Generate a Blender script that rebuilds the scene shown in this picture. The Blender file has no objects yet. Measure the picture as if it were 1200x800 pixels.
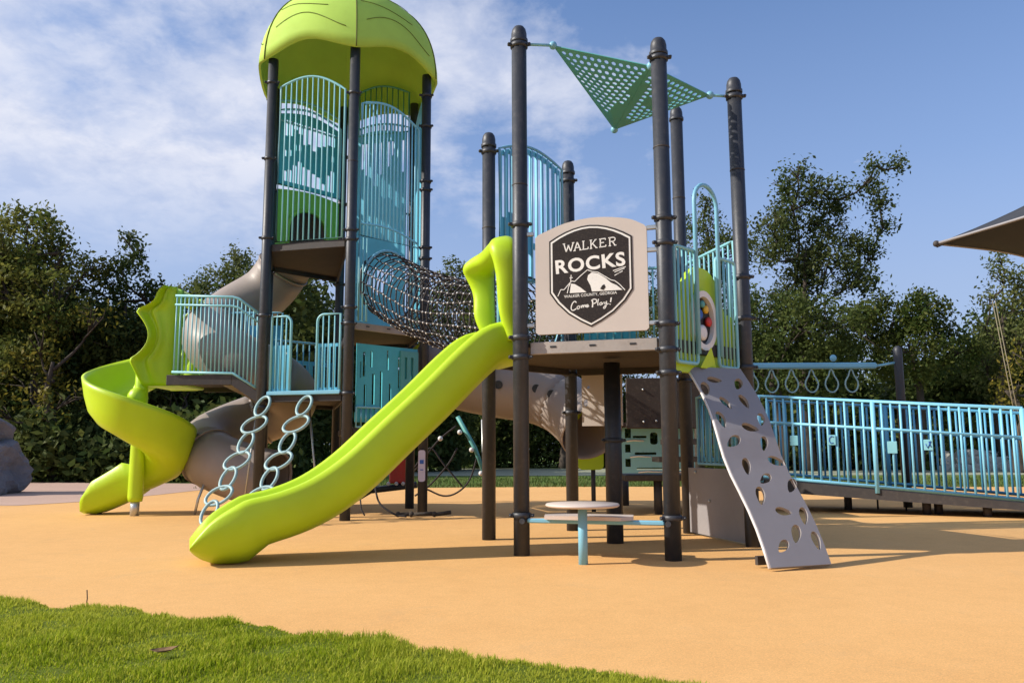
import bpy, bmesh, math, random
import numpy as np
from mathutils import Vector, Matrix, noise
from mathutils.geometry import delaunay_2d_cdt
random.seed(7); np.random.seed(7)
SC = bpy.context.scene
COL = SC.collection
R = math.radians
PI = math.pi

# ------------------------------------------------------------------ camera
F_PX, PITCH, ROLL, CAM_H = 946.26, 0.132785, -0.004083, 0.8231
cam_d = bpy.data.cameras.new('camera')
cam = bpy.data.objects.new('camera', cam_d); COL.objects.link(cam)
cam_d.sensor_fit = 'HORIZONTAL'; cam_d.sensor_width = 36.0
cam_d.lens = 36.0 * F_PX / 1200.0
cam_d.clip_start = 0.05; cam_d.clip_end = 5000
cam.matrix_world = Matrix.Translation((0, 0, CAM_H)) @ Matrix.Rotation(PI/2 + PITCH, 4, 'X') @ Matrix.Rotation(ROLL, 4, 'Z')
SC.camera = cam

# ------------------------------------------------------------------ light
SUN_EL = R(33); SUN_DIR = Vector((-0.985, -0.17, 0)).normalized()   # where the sun stands, seen from above
s3 = Vector((SUN_DIR.x*math.cos(SUN_EL), SUN_DIR.y*math.cos(SUN_EL), math.sin(SUN_EL)))
sun_d = bpy.data.lights.new('sun', 'SUN'); sun_d.energy = 4.8; sun_d.angle = R(0.6); sun_d.color = (1.0, 0.93, 0.82)
sun = bpy.data.objects.new('sun', sun_d); COL.objects.link(sun)
sun.rotation_euler = s3.to_track_quat('Z', 'Y').to_euler(); sun.location = s3*50
W = bpy.data.worlds.new('World'); SC.world = W; W.use_nodes = True
SC.view_settings.view_transform = 'Standard'; SC.view_settings.look = 'None'
SC.view_settings.gamma = 1.0; SC.view_settings.use_curve_mapping = False
SC.view_settings.exposure = 0.24


class NT:
    """small helper for node trees"""
    def __init__(s, tree): s.t = tree; s.n = tree.nodes; s.l = tree.links
    def add(s, typ, **kw):
        n = s.n.new(typ)
        for k, v in kw.items():
            if k == 'inp':
                for a, b in v.items():
                    if hasattr(b, 'node') and hasattr(b, 'is_output'): s.l.new(b, n.inputs[a])
                    else: n.inputs[a].default_value = b
            else: setattr(n, k, v)
        return n
    def ramp(s, fac, stops, interp='LINEAR'):
        n = s.n.new('ShaderNodeValToRGB'); s.l.new(fac, n.inputs[0]); cr = n.color_ramp; cr.interpolation = interp
        while len(cr.elements) < len(stops): cr.elements.new(0.5)
        for e, (p, c) in zip(cr.elements, stops):
            e.position = p; e.color = (c, c, c, 1) if isinstance(c, (int, float)) else (*c, 1)
        return n.outputs[0]
    def noise(s, vec, scale, detail=4, rough=.55, dist=0):
        n = s.add('ShaderNodeTexNoise', inp={'Scale': scale, 'Detail': detail, 'Roughness': rough, 'Distortion': dist})
        if vec is not None: s.l.new(vec, n.inputs['Vector'])
        return n.outputs[0]
    def mix(s, fac, a, b, mode='MIX'):
        n = s.n.new('ShaderNodeMix'); n.data_type = 'RGBA'; n.blend_type = mode
        for i, v in ((0, fac), (6, a), (7, b)):
            if hasattr(v, 'is_output'): s.l.new(v, n.inputs[i])
            elif i == 0: n.inputs[0].default_value = v
            else: n.inputs[i].default_value = (*v, 1) if len(v) == 3 else v
        return n.outputs[2]
    def math(s, op, a, b=0.0, clamp=False):
        n = s.n.new('ShaderNodeMath'); n.operation = op; n.use_clamp = clamp
        for i, v in ((0, a), (1, b)):
            if hasattr(v, 'is_output'): s.l.new(v, n.inputs[i])
            else: n.inputs[i].default_value = v
        return n.outputs[0]


# sky with broken cloud: the cloud layer lies on a horizontal plane, so it keeps its perspective
w = NT(W.node_tree); w.n.clear()
tc = w.add('ShaderNodeTexCoord')
sky = w.add('ShaderNodeTexSky'); sky.sky_type = 'NISHITA'; sky.sun_disc = False
sky.sun_elevation = SUN_EL; sky.sun_rotation = math.atan2(SUN_DIR.x, SUN_DIR.y)
sky.air_density = 1.0; sky.dust_density = 1.4; sky.ozone_density = 2.2; sky.altitude = 250
sep = w.add('ShaderNodeSeparateXYZ', inp={0: tc.outputs['Generated']})
zz = w.math('MAXIMUM', w.math('ADD', sep.outputs[2], 0.30), 0.02)
cx = w.math('DIVIDE', sep.outputs[0], zz); cy = w.math('DIVIDE', sep.outputs[1], zz)
cv = w.add('ShaderNodeCombineXYZ', inp={0: cx, 1: cy, 2: 3.7})
n1 = w.noise(cv.outputs[0], 3.0, 8, .60, .1)
n2 = w.noise(cv.outputs[0], 11, 6, .6, .2)
big = w.add('ShaderNodeMapRange', inp={0: w.math('SUBTRACT', cx, w.math('MULTIPLY', cy, -0.03)), 1: -0.85, 2: 0.50, 3: 0.27, 4: -0.24})
dens = w.math('ADD', w.math('ADD', n1, w.math('MULTIPLY', w.math('SUBTRACT', n2, .5), .22)), big.outputs[0])
cl = w.ramp(dens, [(.38, 0.0), (.54, .58), (.72, .95)])
low = w.ramp(sep.outputs[2], [(0.0, 0.0), (0.20, 0.10), (0.33, 1.0)])
veil = w.ramp(sep.outputs[2], [(0.0, .85), (0.18, .70), (0.32, .38), (.5, .15), (1.0, 0.05)])
skyc = w.mix(1.0, sky.outputs[0], (.92, 1.20, 1.52), 'MULTIPLY')
c0 = w.mix(veil, skyc, (3.5, 4.15, 5.9))
shade = w.ramp(n2, [(.35, (5.0, 5.5, 7.0)), (.60, (6.7, 6.9, 7.8))])
c1 = w.mix(w.math('MULTIPLY', cl, low), c0, shade)
bg = w.add('ShaderNodeBackground', inp={0: c1, 1: 0.104})
wo = w.add('ShaderNodeOutputWorld'); w.l.new(bg.outputs[0], wo.inputs[0])

# ------------------------------------------------------------------ materials
MATS = {}
def base_mat(name):
    m = bpy.data.materials.new(name); m.use_nodes = True
    t = NT(m.node_tree); b = t.n['Principled BSDF']
    return m, t, b

def paint(name, col, rough=.4, var=.12, scale=3.0, bump=.0, bscale=60, metallic=0.0, dirt=.25, dirtcol=(.25, .2, .15), spec=.5, fade=None):
    """coated or moulded surface: base colour, slow tone drift, fine grain, dust caught in patches"""
    m, t, b = base_mat(name)
    g = t.add('ShaderNodeNewGeometry'); pos = g.outputs['Position']
    slow = t.noise(pos, scale, 4, .6)
    a = tuple(c*(1-var) for c in col); c2 = tuple(min(1, c*(1+var)) for c in col)
    cc = t.ramp(slow, [(.3, a), (.7, c2)])
    fine = t.noise(pos, scale*9, 6, .7)
    streak = t.ramp(fine, [(.52, 0.0), (.78, 1.0)])
    cc = t.mix(t.math('MULTIPLY', streak, dirt), cc, dirtcol)
    t.l.new(cc, b.inputs['Base Color'])
    rr = t.math('ADD', t.math('MULTIPLY', fine, .25), rough-.1)
    t.l.new(rr, b.inputs['Roughness'])
    b.inputs['Metallic'].default_value = metallic
    b.inputs['Specular IOR Level'].default_value = spec
    if bump:
        bp = t.add('ShaderNodeBump', inp={'Strength': bump, 'Distance': .01, 'Height': t.noise(pos, bscale, 3, .6)})
        t.l.new(bp.outputs[0], b.inputs['Normal'])
    MATS[name] = m
    return m

paint('bronze', (.040, .043, .052), .42, .15, 2.0, .15, 200, .25, .25, (.18, .15, .13))
paint('bronze_dark', (.045, .037, .034), .6, .2, 2.0, .1, 90, .0, .2)
paint('deck_brown', (.036, .024, .017), .7, .2, 3.0, .2, 120, .0, .35, (.2, .15, .11))
paint('deck_edge', (.36, .32, .29), .55, .15, 3.0, .1, 120, .0, .45, (.2, .15, .12))
paint('wire_tan', (.22, .19, .12), .7)
paint('vein', (.13, .15, .02), .8)
paint('dead_leaf', (.20, .11, .045), .8)
paint('green_shaded_lime', (.22, .52, .06), .5, .08, 2.0)  # lime with the bay's shade mixed into the base colour; flanges reuse it
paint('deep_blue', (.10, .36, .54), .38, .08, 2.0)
paint('pale_blue', (.24, .60, .78), .38, .08, 2.0, .0, 60, .0, .12, (.35, .42, .42))
paint('aqua', (.24, .54, .60), .38, .08, 2.0, .0, 60, .0, .12, (.35, .42, .42))
paint('skyblue', (.20, .47, .62), .38, .08, 2.0, .0, 60, .0, .12, (.35, .42, .45))
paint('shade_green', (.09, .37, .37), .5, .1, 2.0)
paint('teal_panel', (.07, .44, .52), .45, .12, 2.0, .1, 90, .0, .10, (.2, .35, .35))
paint('blue_panel', (.14, .52, .72), .40, .10, 2.0, .1, 90, .0, .10, (.3, .4, .45))
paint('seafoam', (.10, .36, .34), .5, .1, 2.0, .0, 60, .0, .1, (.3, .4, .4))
paint('lime', (.46, .66, .012), .36, .07, 1.6, .12, 260, .0, .10, (.45, .45, .12), .45)
paint('lime_fabric', (.46, .67, .11), .7, .08, 1.4, .1, 300, .0, .12, (.35, .4, .1), .2)
paint('tan_tube', (.29, .24, .21), .45, .08, 1.6, .12, 220, .0, .18, (.3, .24, .2), .4)
paint('sign_tan', (.56, .49, .44), .5, .05, 2.0, .08, 300, .0, .12, (.5, .42, .35), .3)
paint('sign_dark', (.026, .020, .019), .6, .08, 9.0, spec=.2)
paint('sign_white', (.80, .77, .72), .5, .03, 9.0)
paint('grey_wall', (.285, .268, .272), .5, .06, 2.0, .08, 260, .0, .15, (.22, .19, .18), .4)
paint('grey_edge', (.70, .66, .64), .5, .04, 2.0)
paint('table_tan', (.62, .52, .46), .45, .06, 2.0, .08, 260, .0, .15)
paint('steel', (.52, .53, .52), .38, .1, 5.0, .0, 60, .8, .1)
paint('ring_paint', (.30, .46, .48), .42, .1, 5.0, .0, 60, .0, .15)
paint('rope', (.030, .024, .024), .85, .3, 30, .3, 400, .0, .3, (.12, .07, .05))
paint('bead', (.72, .70, .68), .35, .1, 20)
paint('red', (.55, .03, .02), .4); paint('yellow', (.75, .45, .02), .4); paint('blue', (.02, .10, .42), .4)
paint('white_plastic', (.78, .76, .72), .4, .04)
paint('black_plastic', (.02, .02, .022), .4)
paint('sail_grey', (.048, .052, .062), .8, .06, 2.0, .1, 300, .0, .1, (.2, .18, .17), .2)
paint('van_white', (.75, .75, .74), .3, .03, 1.0)
paint('glass_dark', (.02, .025, .03), .12, .02, 1.0, dirt=.05, spec=.8)
paint('rubber_tyre', (.02, .02, .02), .8)
paint('bark', (.062, .050, .040), .9, .3, 4.0, .8, 25, .0, .4, (.2, .18, .15), .2)
paint('label_sticker', (.55, .50, .62), .5, .05)

def leaf_mat(name, ca, cb, cc, trans=.35):
    m, t, b = base_mat(name)
    g = t.add('ShaderNodeNewGeometry'); o = t.add('ShaderNodeObjectInfo')
    isl = g.outputs['Random Per Island']
    clump = t.noise(g.outputs['Position'], .55, 3, .6)
    c1 = t.ramp(isl, [(0.0, ca), (.55, cb), (1.0, cc)])
    c2 = t.mix(t.ramp(clump, [(.40, 0.0), (.68, .75)]), c1, cc)
    hsv = t.add('ShaderNodeHueSaturation', inp={'Color': c2, 'Value': t.math('ADD', t.math('MULTIPLY', o.outputs['Random'], .5), .72), 'Saturation': 1.0,
                                                 'Hue': t.math('ADD', t.math('MULTIPLY', o.outputs['Random'], -.025), .508)})
    b.inputs['Roughness'].default_value = .55
    b.inputs['Specular IOR Level'].default_value = .12
    t.l.new(hsv.outputs[0], b.inputs['Base Color'])
    tr = t.add('ShaderNodeBsdfTranslucent'); t.l.new(hsv.outputs[0], tr.inputs[0])
    mx = t.add('ShaderNodeMixShader', inp={0: trans}); t.l.new(b.outputs[0], mx.inputs[1]); t.l.new(tr.outputs[0], mx.inputs[2])
    t.l.new(mx.outputs[0], t.n['Material Output'].inputs[0])
    MATS[name] = m
leaf_mat('leaf_olive', (.045, .082, .016), (.088, .128, .028), (.18, .185, .042), .42)
leaf_mat('leaf_dark', (.026, .055, .015), (.054, .090, .024), (.115, .140, .036), .36)
leaf_mat('leaf_fresh', (.055, .092, .020), (.095, .130, .036), (.16, .175, .060), .42)
leaf_mat('leaf_gold', (.085, .100, .012), (.15, .15, .020), (.25, .21, .035), .42)
leaf_mat('grass_blade', (.15, .25, .006), (.28, .38, .010), (.52, .52, .07), .48)
leaf_mat('grass_far', (.075, .115, .02), (.11, .155, .035), (.17, .19, .06), .25)

def ground_mat(name, stops, s1=1.2, s2=14, bump=.3, bscale=90, rough=.9, grain=None):
    m, t, b = base_mat(name)
    g = t.add('ShaderNodeNewGeometry'); pos = g.outputs['Position']
    a = t.noise(pos, s1, 5, .6); f = t.noise(pos, s2, 6, .7)
    v = t.math('ADD', t.math('MULTIPLY', a, .55), t.math('MULTIPLY', f, .45))
    c = t.ramp(v, stops)
    if grain:
        vo = t.add('ShaderNodeTexVoronoi', inp={'Vector': pos, 'Scale': grain[0]})
        gr = t.ramp(vo.outputs['Color'], [(.0, 1-grain[1]), (.5, 1.0), (1.0, 1+grain[1])])
        c = t.mix(1.0, c, gr, 'MULTIPLY')
        chip = t.ramp(t.add('ShaderNodeTexVoronoi', inp={'Vector': pos, 'Scale': grain[0]*.45}).outputs['Distance'], [(.10, 1.0), (.16, 0.0)])
        c = t.mix(t.math('MULTIPLY', chip, .14), c, (.25, .14, .07))
        scuff = t.ramp(t.noise(pos, 2.3, 8, .72, .8), [(.56, 0.0), (.70, .20)])
        c = t.mix(scuff, c, (.46, .30, .17))
    t.l.new(c, b.inputs['Base Color']); b.inputs['Roughness'].default_value = rough
    b.inputs['Specular IOR Level'].default_value = .2
    bp = t.add('ShaderNodeBump', inp={'Strength': bump, 'Distance': .01, 'Height': t.noise(pos, bscale, 4, .7)})
    t.l.new(bp.outputs[0], b.inputs['Normal'])
    MATS[name] = m; return m
ground_mat('rubber', [(.30, (.67, .365, .135)), (.5, (.73, .41, .155)), (.72, (.78, .45, .18))], .55, 6, .35, 160, .9, (210, .15))
ground_mat('rubber_pink', [(.3, (.46, .31, .24)), (.7, (.54, .37, .29))], .6, 8, .3, 160, .9, (230, .14))
ground_mat('lawn_far', [(.3, (.060, .115, .018)), (.5, (.10, .16, .028)), (.7, (.16, .20, .045))], .5, 9, 1.0, 30)
ground_mat('lawn_soil', [(.3, (.08, .10, .008)), (.6, (.14, .18, .012)), (.8, (.19, .19, .03))], 4, 30, 1.0, 60)
ground_mat('earth', [(.3, (.05, .042, .022)), (.5, (.06, .07, .025)), (.7, (.09, .09, .04))], .4, 6, 1.0, 20)
ground_mat('concrete', [(.3, (.27, .29, .20)), (.7, (.36, .37, .27))], .5, 20, .3, 80)
ground_mat('rock', [(.3, (.13, .12, .125)), (.5, (.20, .185, .19)), (.75, (.30, .28, .27))], 1.6, 9, 1.0, 22)
ground_mat('pale_stone', [(.3, (.30, .30, .27)), (.7, (.55, .53, .48))], 2, 9, .8, 30)

# ------------------------------------------------------------------ mesh helpers
def tag(o, label=None, cat=None, group=None, kind=None):
    if label: o['label'] = label
    if cat: o['category'] = cat
    if group: o['group'] = group
    if kind: o['kind'] = kind
    return o

def thing(name, label, cat, loc=(0, 0, 0), rz=0.0, group=None):
    o = bpy.data.objects.new(name, None); COL.objects.link(o)
    o.empty_display_size = .1; o.location = loc; o.rotation_euler = (0, 0, rz)
    return tag(o, label, cat, group)

class MB:
    def __init__(s): s.v = []; s.f = []; s.sm = []
    def addv(s, pts): i = len(s.v); s.v += [tuple(p) for p in pts]; return i
    def face(s, idx, smooth=False): s.f.append(tuple(idx)); s.sm.append(smooth)
    def box(s, c, d, rz=0.0, bev=0.0):
        """box, centre c, full size d, optional chamfer of the four vertical and the top edges"""
        x, y, z = (k/2 for k in d); b = min(bev, x*.9, y*.9, z*.9)
        M = Matrix.Rotation(rz, 3, 'Z')
        if b <= 0:
            P = [(-x, -y, -z), (x, -y, -z), (x, y, -z), (-x, y, -z), (-x, -y, z), (x, -y, z), (x, y, z), (-x, y, z)]
            i = s.addv([M @ Vector(p) + Vector(c) for p in P])
            for q in ((0, 3, 2, 1), (4, 5, 6, 7), (0, 1, 5, 4), (1, 2, 6, 5), (2, 3, 7, 6), (3, 0, 4, 7)): s.face([i+k for k in q])
            return
        def ring(xx, yy, zz, k): return [(-xx+k, -yy, zz), (xx-k, -yy, zz), (xx, -yy+k, zz), (xx, yy-k, zz), (xx-k, yy, zz), (-xx+k, yy, zz), (-xx, yy-k, zz), (-xx, -yy+k, zz)]
        rings = [ring(x-b, y-b, -z, b*.6), ring(x, y, -z+b, b), ring(x, y, z-b, b), ring(x-b, y-b, z, b*.6)]
        s.loft([[M @ Vector(p) + Vector(c) for p in rg] for rg in rings], smooth=False)
    def loft(s, rings, closed=True, cap=True, smooth=True, loop=False):
        n = len(rings[0]); i0 = [s.addv(r) for r in rings]
        m = len(rings)
        for a in range(m if loop else m-1):
            p, q = i0[a], i0[(a+1) % m]
            for k in range(n if closed else n-1):
                k2 = (k+1) % n
                s.face((p+k, p+k2, q+k2, q+k), smooth)
        if cap and closed and not loop:
            s.face([i0[0]+k for k in range(n)][::-1]); s.face([i0[-1]+k for k in range(n)])
    def tube(s, path, r, n=8, loop=False, cap=True):
        P = [Vector(p) for p in path]; m = len(P); rad = r if isinstance(r, (list, tuple)) else [r]*m
        rings = []; up = None
        for i, p in enumerate(P):
            if loop: d = P[(i+1) % m]-P[i-1]
            else: d = P[min(i+1, m-1)]-P[max(i-1, 0)]
            d.normalize()
            if up is None:
                up = Vector((0, 0, 1)) if abs(d.z) < .9 else Vector((1, 0, 0))
            u = (up - d*up.dot(d))
            if u.length < 1e-4: u = d.orthogonal()
            u.normalize(); up = u; v = d.cross(u)
            rings.append([p + (u*math.cos(2*PI*k/n) + v*math.sin(2*PI*k/n))*rad[i] for k in range(n)])
        s.loft(rings, cap=cap, loop=loop)
    def lathe(s, prof, c=(0, 0, 0), n=16, cap=True):
        s.loft([[(c[0]+r*math.cos(2*PI*k/n), c[1]+r*math.sin(2*PI*k/n), c[2]+z) for k in range(n)] for r, z in prof], cap=cap)
    def sphere(s, c, r, n=10, m=7, sc=(1, 1, 1)):
        rings = []
        for j in range(m+1):
            a = -PI/2 + PI*j/m; rr = max(r*math.cos(a), r*.02)
            rings.append([(c[0]+rr*math.cos(2*PI*k/n)*sc[0], c[1]+rr*math.sin(2*PI*k/n)*sc[1], c[2]+r*math.sin(a)*sc[2]) for k in range(n)])
        s.loft(rings)
    def plate(s, outer, holes=(), t=.02, fn=None, grid=0, sides=True, tubes=0):
        """flat plate in (u,w) with real holes; fn(u,w,t) bends it into place (default: stands in the xz plane)"""
        fn = fn or (lambda u, w_, q: (u, q, w_))
        def area(l): return sum(l[k-1][0]*l[k][1]-l[k][0]*l[k-1][1] for k in range(len(l)))
        outer = list(outer) if area(outer) > 0 else list(outer)[::-1]
        loops = [outer] + [list(h) if area(h) < 0 else list(h)[::-1] for h in holes]
        pts = []; edges = []
        for L in loops:
            b = len(pts); pts += [Vector(p) for p in L]; n = len(L)
            edges += [(b+k, b+(k+1) % n) for k in range(n)]
        if grid:
            us = [p[0] for p in outer]; ws = [p[1] for p in outer]
            u = min(us)+grid/2
            while u < max(us):
                v_ = min(ws)+grid/2
                while v_ < max(ws):
                    if inside((u, v_), outer) and not any(inside((u, v_), h) for h in loops[1:]): pts.append(Vector((u, v_)))
                    v_ += grid
                u += grid
        vo, _, fo, *_ = delaunay_2d_cdt(pts, edges, [], 0, 1e-6)
        nv = len(vo)
        a = s.addv([fn(p.x, p.y, -t/2) for p in vo]); b = s.addv([fn(p.x, p.y, t/2) for p in vo])
        for f in fo:
            cxx = sum(vo[k].x for k in f)/len(f); cyy = sum(vo[k].y for k in f)/len(f)
            if not inside((cxx, cyy), outer) or any(inside((cxx, cyy), h) for h in loops[1:]): continue
            s.face([a+k for k in f]); s.face([b+k for k in reversed(f)])
        if sides:
            for L in loops:
                n = len(L); i = s.addv([fn(p[0], p[1], -t/2) for p in L]); j = s.addv([fn(p[0], p[1], t/2) for p in L])
                for k in range(n): s.face((i+k, j+k, j+(k+1) % n, i+(k+1) % n))
    def build(s, name, mat, parent=None, kind=None, link=True, auto=None):
        me = bpy.data.meshes.new(name); me.from_pydata(s.v, [], s.f); me.update()
        me.polygons.foreach_set('use_smooth', s.sm)
        me.materials.append(MATS[mat])
        bm = bmesh.new(); bm.from_mesh(me); bmesh.ops.recalc_face_normals(bm, faces=bm.faces); bm.to_mesh(me); bm.free()
        return put(name, me, parent, kind)

def put(name, me, parent=None, kind=None, loc=None, rot=None, sc=None):
    o = bpy.data.objects.new(name, me); COL.objects.link(o)
    if parent is not None: o.parent = parent
    if kind: o['kind'] = kind
    if loc is not None: o.location = loc
    if rot is not None: o.rotation_euler = rot
    if sc is not None: o.scale = sc
    return o

def inside(p, poly):
    x, y = p; c = False; n = len(poly); j = n-1
    for i in range(n):
        xi, yi = poly[i][0], poly[i][1]; xj, yj = poly[j][0], poly[j][1]
        if (yi > y) != (yj > y) and x < (xj-xi)*(y-yi)/(yj-yi)+xi: c = not c
        j = i
    return c

def rect(u0, w0, u1, w1): return [(u0, w0), (u1, w0), (u1, w1), (u0, w1)]
def circ(u, w_, r, n=12, ry=None, a0=0): return [(u+r*math.cos(a0+2*PI*k/n), w_+(ry or r)*math.sin(a0+2*PI*k/n)) for k in range(n)]
def smoothpath(P, n=6):
    """Catmull-Rom through the points"""
    P = [Vector(p) for p in P]; out = []
    for i in range(len(P)-1):
        p0 = P[i-1] if i else P[0]*2-P[1]; p1, p2 = P[i], P[i+1]; p3 = P[i+2] if i+2 < len(P) else P[-1]*2-P[-2]
        for k in range(n):
            t = k/n
            out.append(.5*((2*p1)+(p2-p0)*t+(2*p0-5*p1+4*p2-p3)*t*t+(3*p1-p0-3*p2+p3)*t**3))
    out.append(P[-1]); return out
def roundrect(u0, w0, u1, w1, r, n=4):
    out = []
    for (cx_, cy_, a) in ((u1-r, w0+r, -PI/2), (u1-r, w1-r, 0), (u0+r, w1-r, PI/2), (u0+r, w0+r, PI)):
        out += [(cx_+r*math.cos(a+PI/2*k/n), cy_+r*math.sin(a+PI/2*k/n)) for k in range(n+1)]
    return out

_bar = {}
def bar_mesh(mat, r=.0105):
    k = (mat, r)
    if k not in _bar:
        mb = MB(); mb.lathe([(r, 0), (r, 1)], n=8)
        o = mb.build('bar', mat); _bar[k] = o.data; bpy.data.objects.remove(o)
    return _bar[k]

# ------------------------------------------------------------------ the two deck hexagons (measured post positions)
S = 1.17
HX = {'A': (.0701, 6.495), 'B': (1.1969, 6.180), 'C': (2.033, 6.998), 'D': (1.742, 8.132), 'E': (.6155, 8.447), 'F': (-.2206, 7.628), 'O': (.9062, 7.3134)}
TX = [(-1.983, 9.727), (-1.160, 10.559), (-1.468, 11.687), (-2.600, 11.985), (-3.423, 11.153), (-3.115, 10.025)]
TC = (-2.2918, 10.8559)
V2 = lambda p: Vector((p[0], p[1]))

def frame(name, label, cat, P0, P1, z0=0.0, group=None):
    """thing standing on the line P0-P1: local x runs along it, local z is up, origin at its middle at height z0"""
    a, b = V2(P0), V2(P1); d = b-a; m = (a+b)/2
    t = thing(name, label, cat, (m.x, m.y, z0), math.atan2(d.y, d.x), group)
    return t, d.length

def post(label, p, h, clamps, seams=(), cap=True, group='bronze posts of the play structure', r=.0635, lugdir=None):
    t = thing('play_post', label, 'post', (p[0], p[1], 0), 0, group)
    mb = MB(); mb.lathe([(r, -.02), (r, h)], n=24); mb.build('shaft', 'bronze', t)
    if cap:
        mb = MB(); mb.lathe([(r+.010, h-.035), (r+.012, h-.03), (r+.012, h-.005), (r+.003, h+.002), (r+.002, h+.05), (r-.006, h+.085), (r-.022, h+.108), (.02, h+.118), (.001, h+.119)], n=24)
        mb.build('cap', 'bronze', t)
    for z in seams:
        mb = MB(); mb.lathe([(r+.001, z-.006), (r+.003, z-.004), (r+.003, z+.004), (r+.001, z+.006)], n=24, cap=False); mb.build('joint_ring', 'bronze_dark', t)
    for i, z in enumerate(clamps):
        mb = MB(); mb.lathe([(r+.001, z-.022), (r+.011, z-.018), (r+.011, z+.018), (r+.001, z+.022)], n=24, cap=False)
        for a in (R(-160), R(-20)):
            ca, sa = math.cos(a), math.sin(a)
            mb.box((ca*(r+.022), sa*(r+.022), z), (.034, .03, .028), a, .005)
            mb.sphere((ca*(r+.03), sa*(r+.03)-.014, z), .011, 8, 5)
        mb.build('clamp', 'bronze', t)
    return t

post('tall bronze post left of the badge sign, lower slide beside it', HX['A'], 4.29, (.31, 1.56, 1.72, 2.66, 4.23), (3.0,))
post('thick bronze post nearest the camera, right edge of the badge sign', HX['B'], 4.01, (.31, 1.40, 1.58, 1.78, 2.42, 2.62, 3.95), (3.2,))
post('bronze post right of the round toy panel with light spots near its top', HX['C'], 4.06, (1.52, 1.95, 2.32, 3.99), (3.3,))
post('bronze post behind the holed green shade, third of the four tall ones', HX['D'], 4.28, (1.5, 2.4), (3.4,))
post('short bronze post rising just above the badge sign, right of the curved blue panel', HX['E'], 3.81, (1.2, 1.6, 2.6, 3.70), (2.95,))
post('short bronze post left of the curved blue panel, behind the green slide hood', HX['F'], 3.80, (1.6, 2.68, 3.72), (2.95,))
post('short stubby bronze post under the middle of the sign deck', HX['O'], 1.60, (.9,), (), False, r=.075)
post('bronze tower post at the front corner under the canopy seam', TX[0], 5.92, (1.5, 2.35, 2.55, 3.4, 3.52, 5.3), (4.4,), False)
post('bronze tower post at the right edge under the canopy', TX[1], 5.93, (1.12, 2.35, 2.5, 3.35, 3.5, 4.3, 4.42, 5.2, 5.64), (), False)
post('back right tower post seen dark behind the blue panels', TX[2], 6.02, (1.12, 2.35, 3.3, 4.3), (), False)
post('back tower post half hidden behind the front corner post', TX[3], 6.10, (1.5, 3.3, 4.55, 5.3), (), False)
post('rear left tower post hidden behind the outer left post', TX[4], 6.02, (1.5, 3.3, 4.5), (), False)
post('bronze tower post at the left edge under the canopy', TX[5], 5.90, (1.35, 2.5, 3.5, 4.55, 5.58), (), False)
lab = thing('age_sticker', 'narrow lilac notice plate fixed low on the right tower post', 'sign plate', (TX[1][0]-.005, TX[1][1]-.075, .42), 0)
mb = MB(); mb.plate(roundrect(-.045, 0, .045, .40, .03), (), .008); mb.build('plate', 'label_sticker', lab)
mb = MB(); mb.box((.0, -.007, .25), (.05, .004, .05)); mb.box((0, -.007, .15), (.04, .004, .012)); mb.build('notice_print', 'blue', lab)

# ------------------------------------------------------------------ decks
def deck(name, label, poly, ztop, t=.10, edge='deck_edge', slots=True):
    c = sum((V2(p) for p in poly), Vector((0, 0)))/len(poly)
    o = thing(name, label, 'deck', (c.x, c.y, ztop-t))
    L = [(p[0]-c.x, p[1]-c.y) for p in poly]
    ins = [(V2(p)*(1-.06/V2(p).length)) for p in L]
    mb = MB(); mb.plate([(p.x, p.y) for p in ins], (), .03, lambda u, w_, q: (u, w_, t-.02+q)); mb.build('floor_plate', 'deck_brown', o)
    for k in range(len(L)):
        a, b = V2(L[k]), V2(L[(k+1) % len(L)]); d = b-a; ln = d.length; m = (a+b)/2; m -= m.normalized()*.035 if m.length > .1 else Vector((0, 0))
        rz = math.atan2(d.y, d.x)
        mb = MB(); mb.box((m.x, m.y, t/2+.002), (ln-.15, .03, t), rz, .006)
        e = mb.build('edge_beam', edge if (k == 0 or not slots) else 'bronze_dark', o)
        if slots and k == 0:
            mb = MB(); n = Vector((d.y, -d.x)).normalized()
            for q in (-.32, .0, .32):
                pp = m + d.normalized()*q + n*.016
                mb.box((pp.x, pp.y, t/2+.01), (.05, .006, .014), rz)
            mb.build('bolt_slot', 'black_plastic', e)
    return o
deck('play_deck', 'hexagonal brown deck with pale edge under the badge sign', [HX[k] for k in 'ABCDEF'], 1.68)
deck('play_deck', 'upper brown tower deck under the green tube opening', [TX[5], TX[0], TX[3], TX[4]], 3.42, .10, 'bronze_dark', False)
deck('play_deck', 'middle tower deck where the rope tunnel starts', [TX[0], TX[1], TX[2], TX[3]], 2.38, .09)
deck('play_deck', 'lower tower deck behind the two looped blue rails', [TX[5], TX[0], TX[3], TX[4]], 1.50, .09, 'bronze_dark', False)
deck('play_deck', 'low tower deck behind the teal slotted panel', [TX[0], TX[1], TX[2], TX[3]], 1.10, .08, 'bronze_dark', False)
# left landing with its sloping step down to the tower
ld = thing('play_landing', 'dark raised landing between the tower and the spiral slide', 'deck', (-3.9, 10.7, 1.64))
mb = MB(); mb.box((.0, .05, .07), (.80, 1.15, .03)); mb.build('floor_plate', 'deck_brown', ld)
mb = MB(); mb.box((-.02, -.60, .06), (.82, .05, .13), 0, .006); mb.build('edge_beam', 'bronze_dark', ld)
mb = MB(); mb.plate([(.39, -.005), (.39, .125), (.78, -.13), (.78, -.27)], (), .05, lambda u, w_, q: (u, -.60+q, w_)); mb.build('sloping_beam', 'bronze_dark', ld)
mb = MB(); mb.box((-.02, .65, .06), (.82, .05, .13), 0, .006); mb.build('edge_beam', 'bronze_dark', ld)

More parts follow.
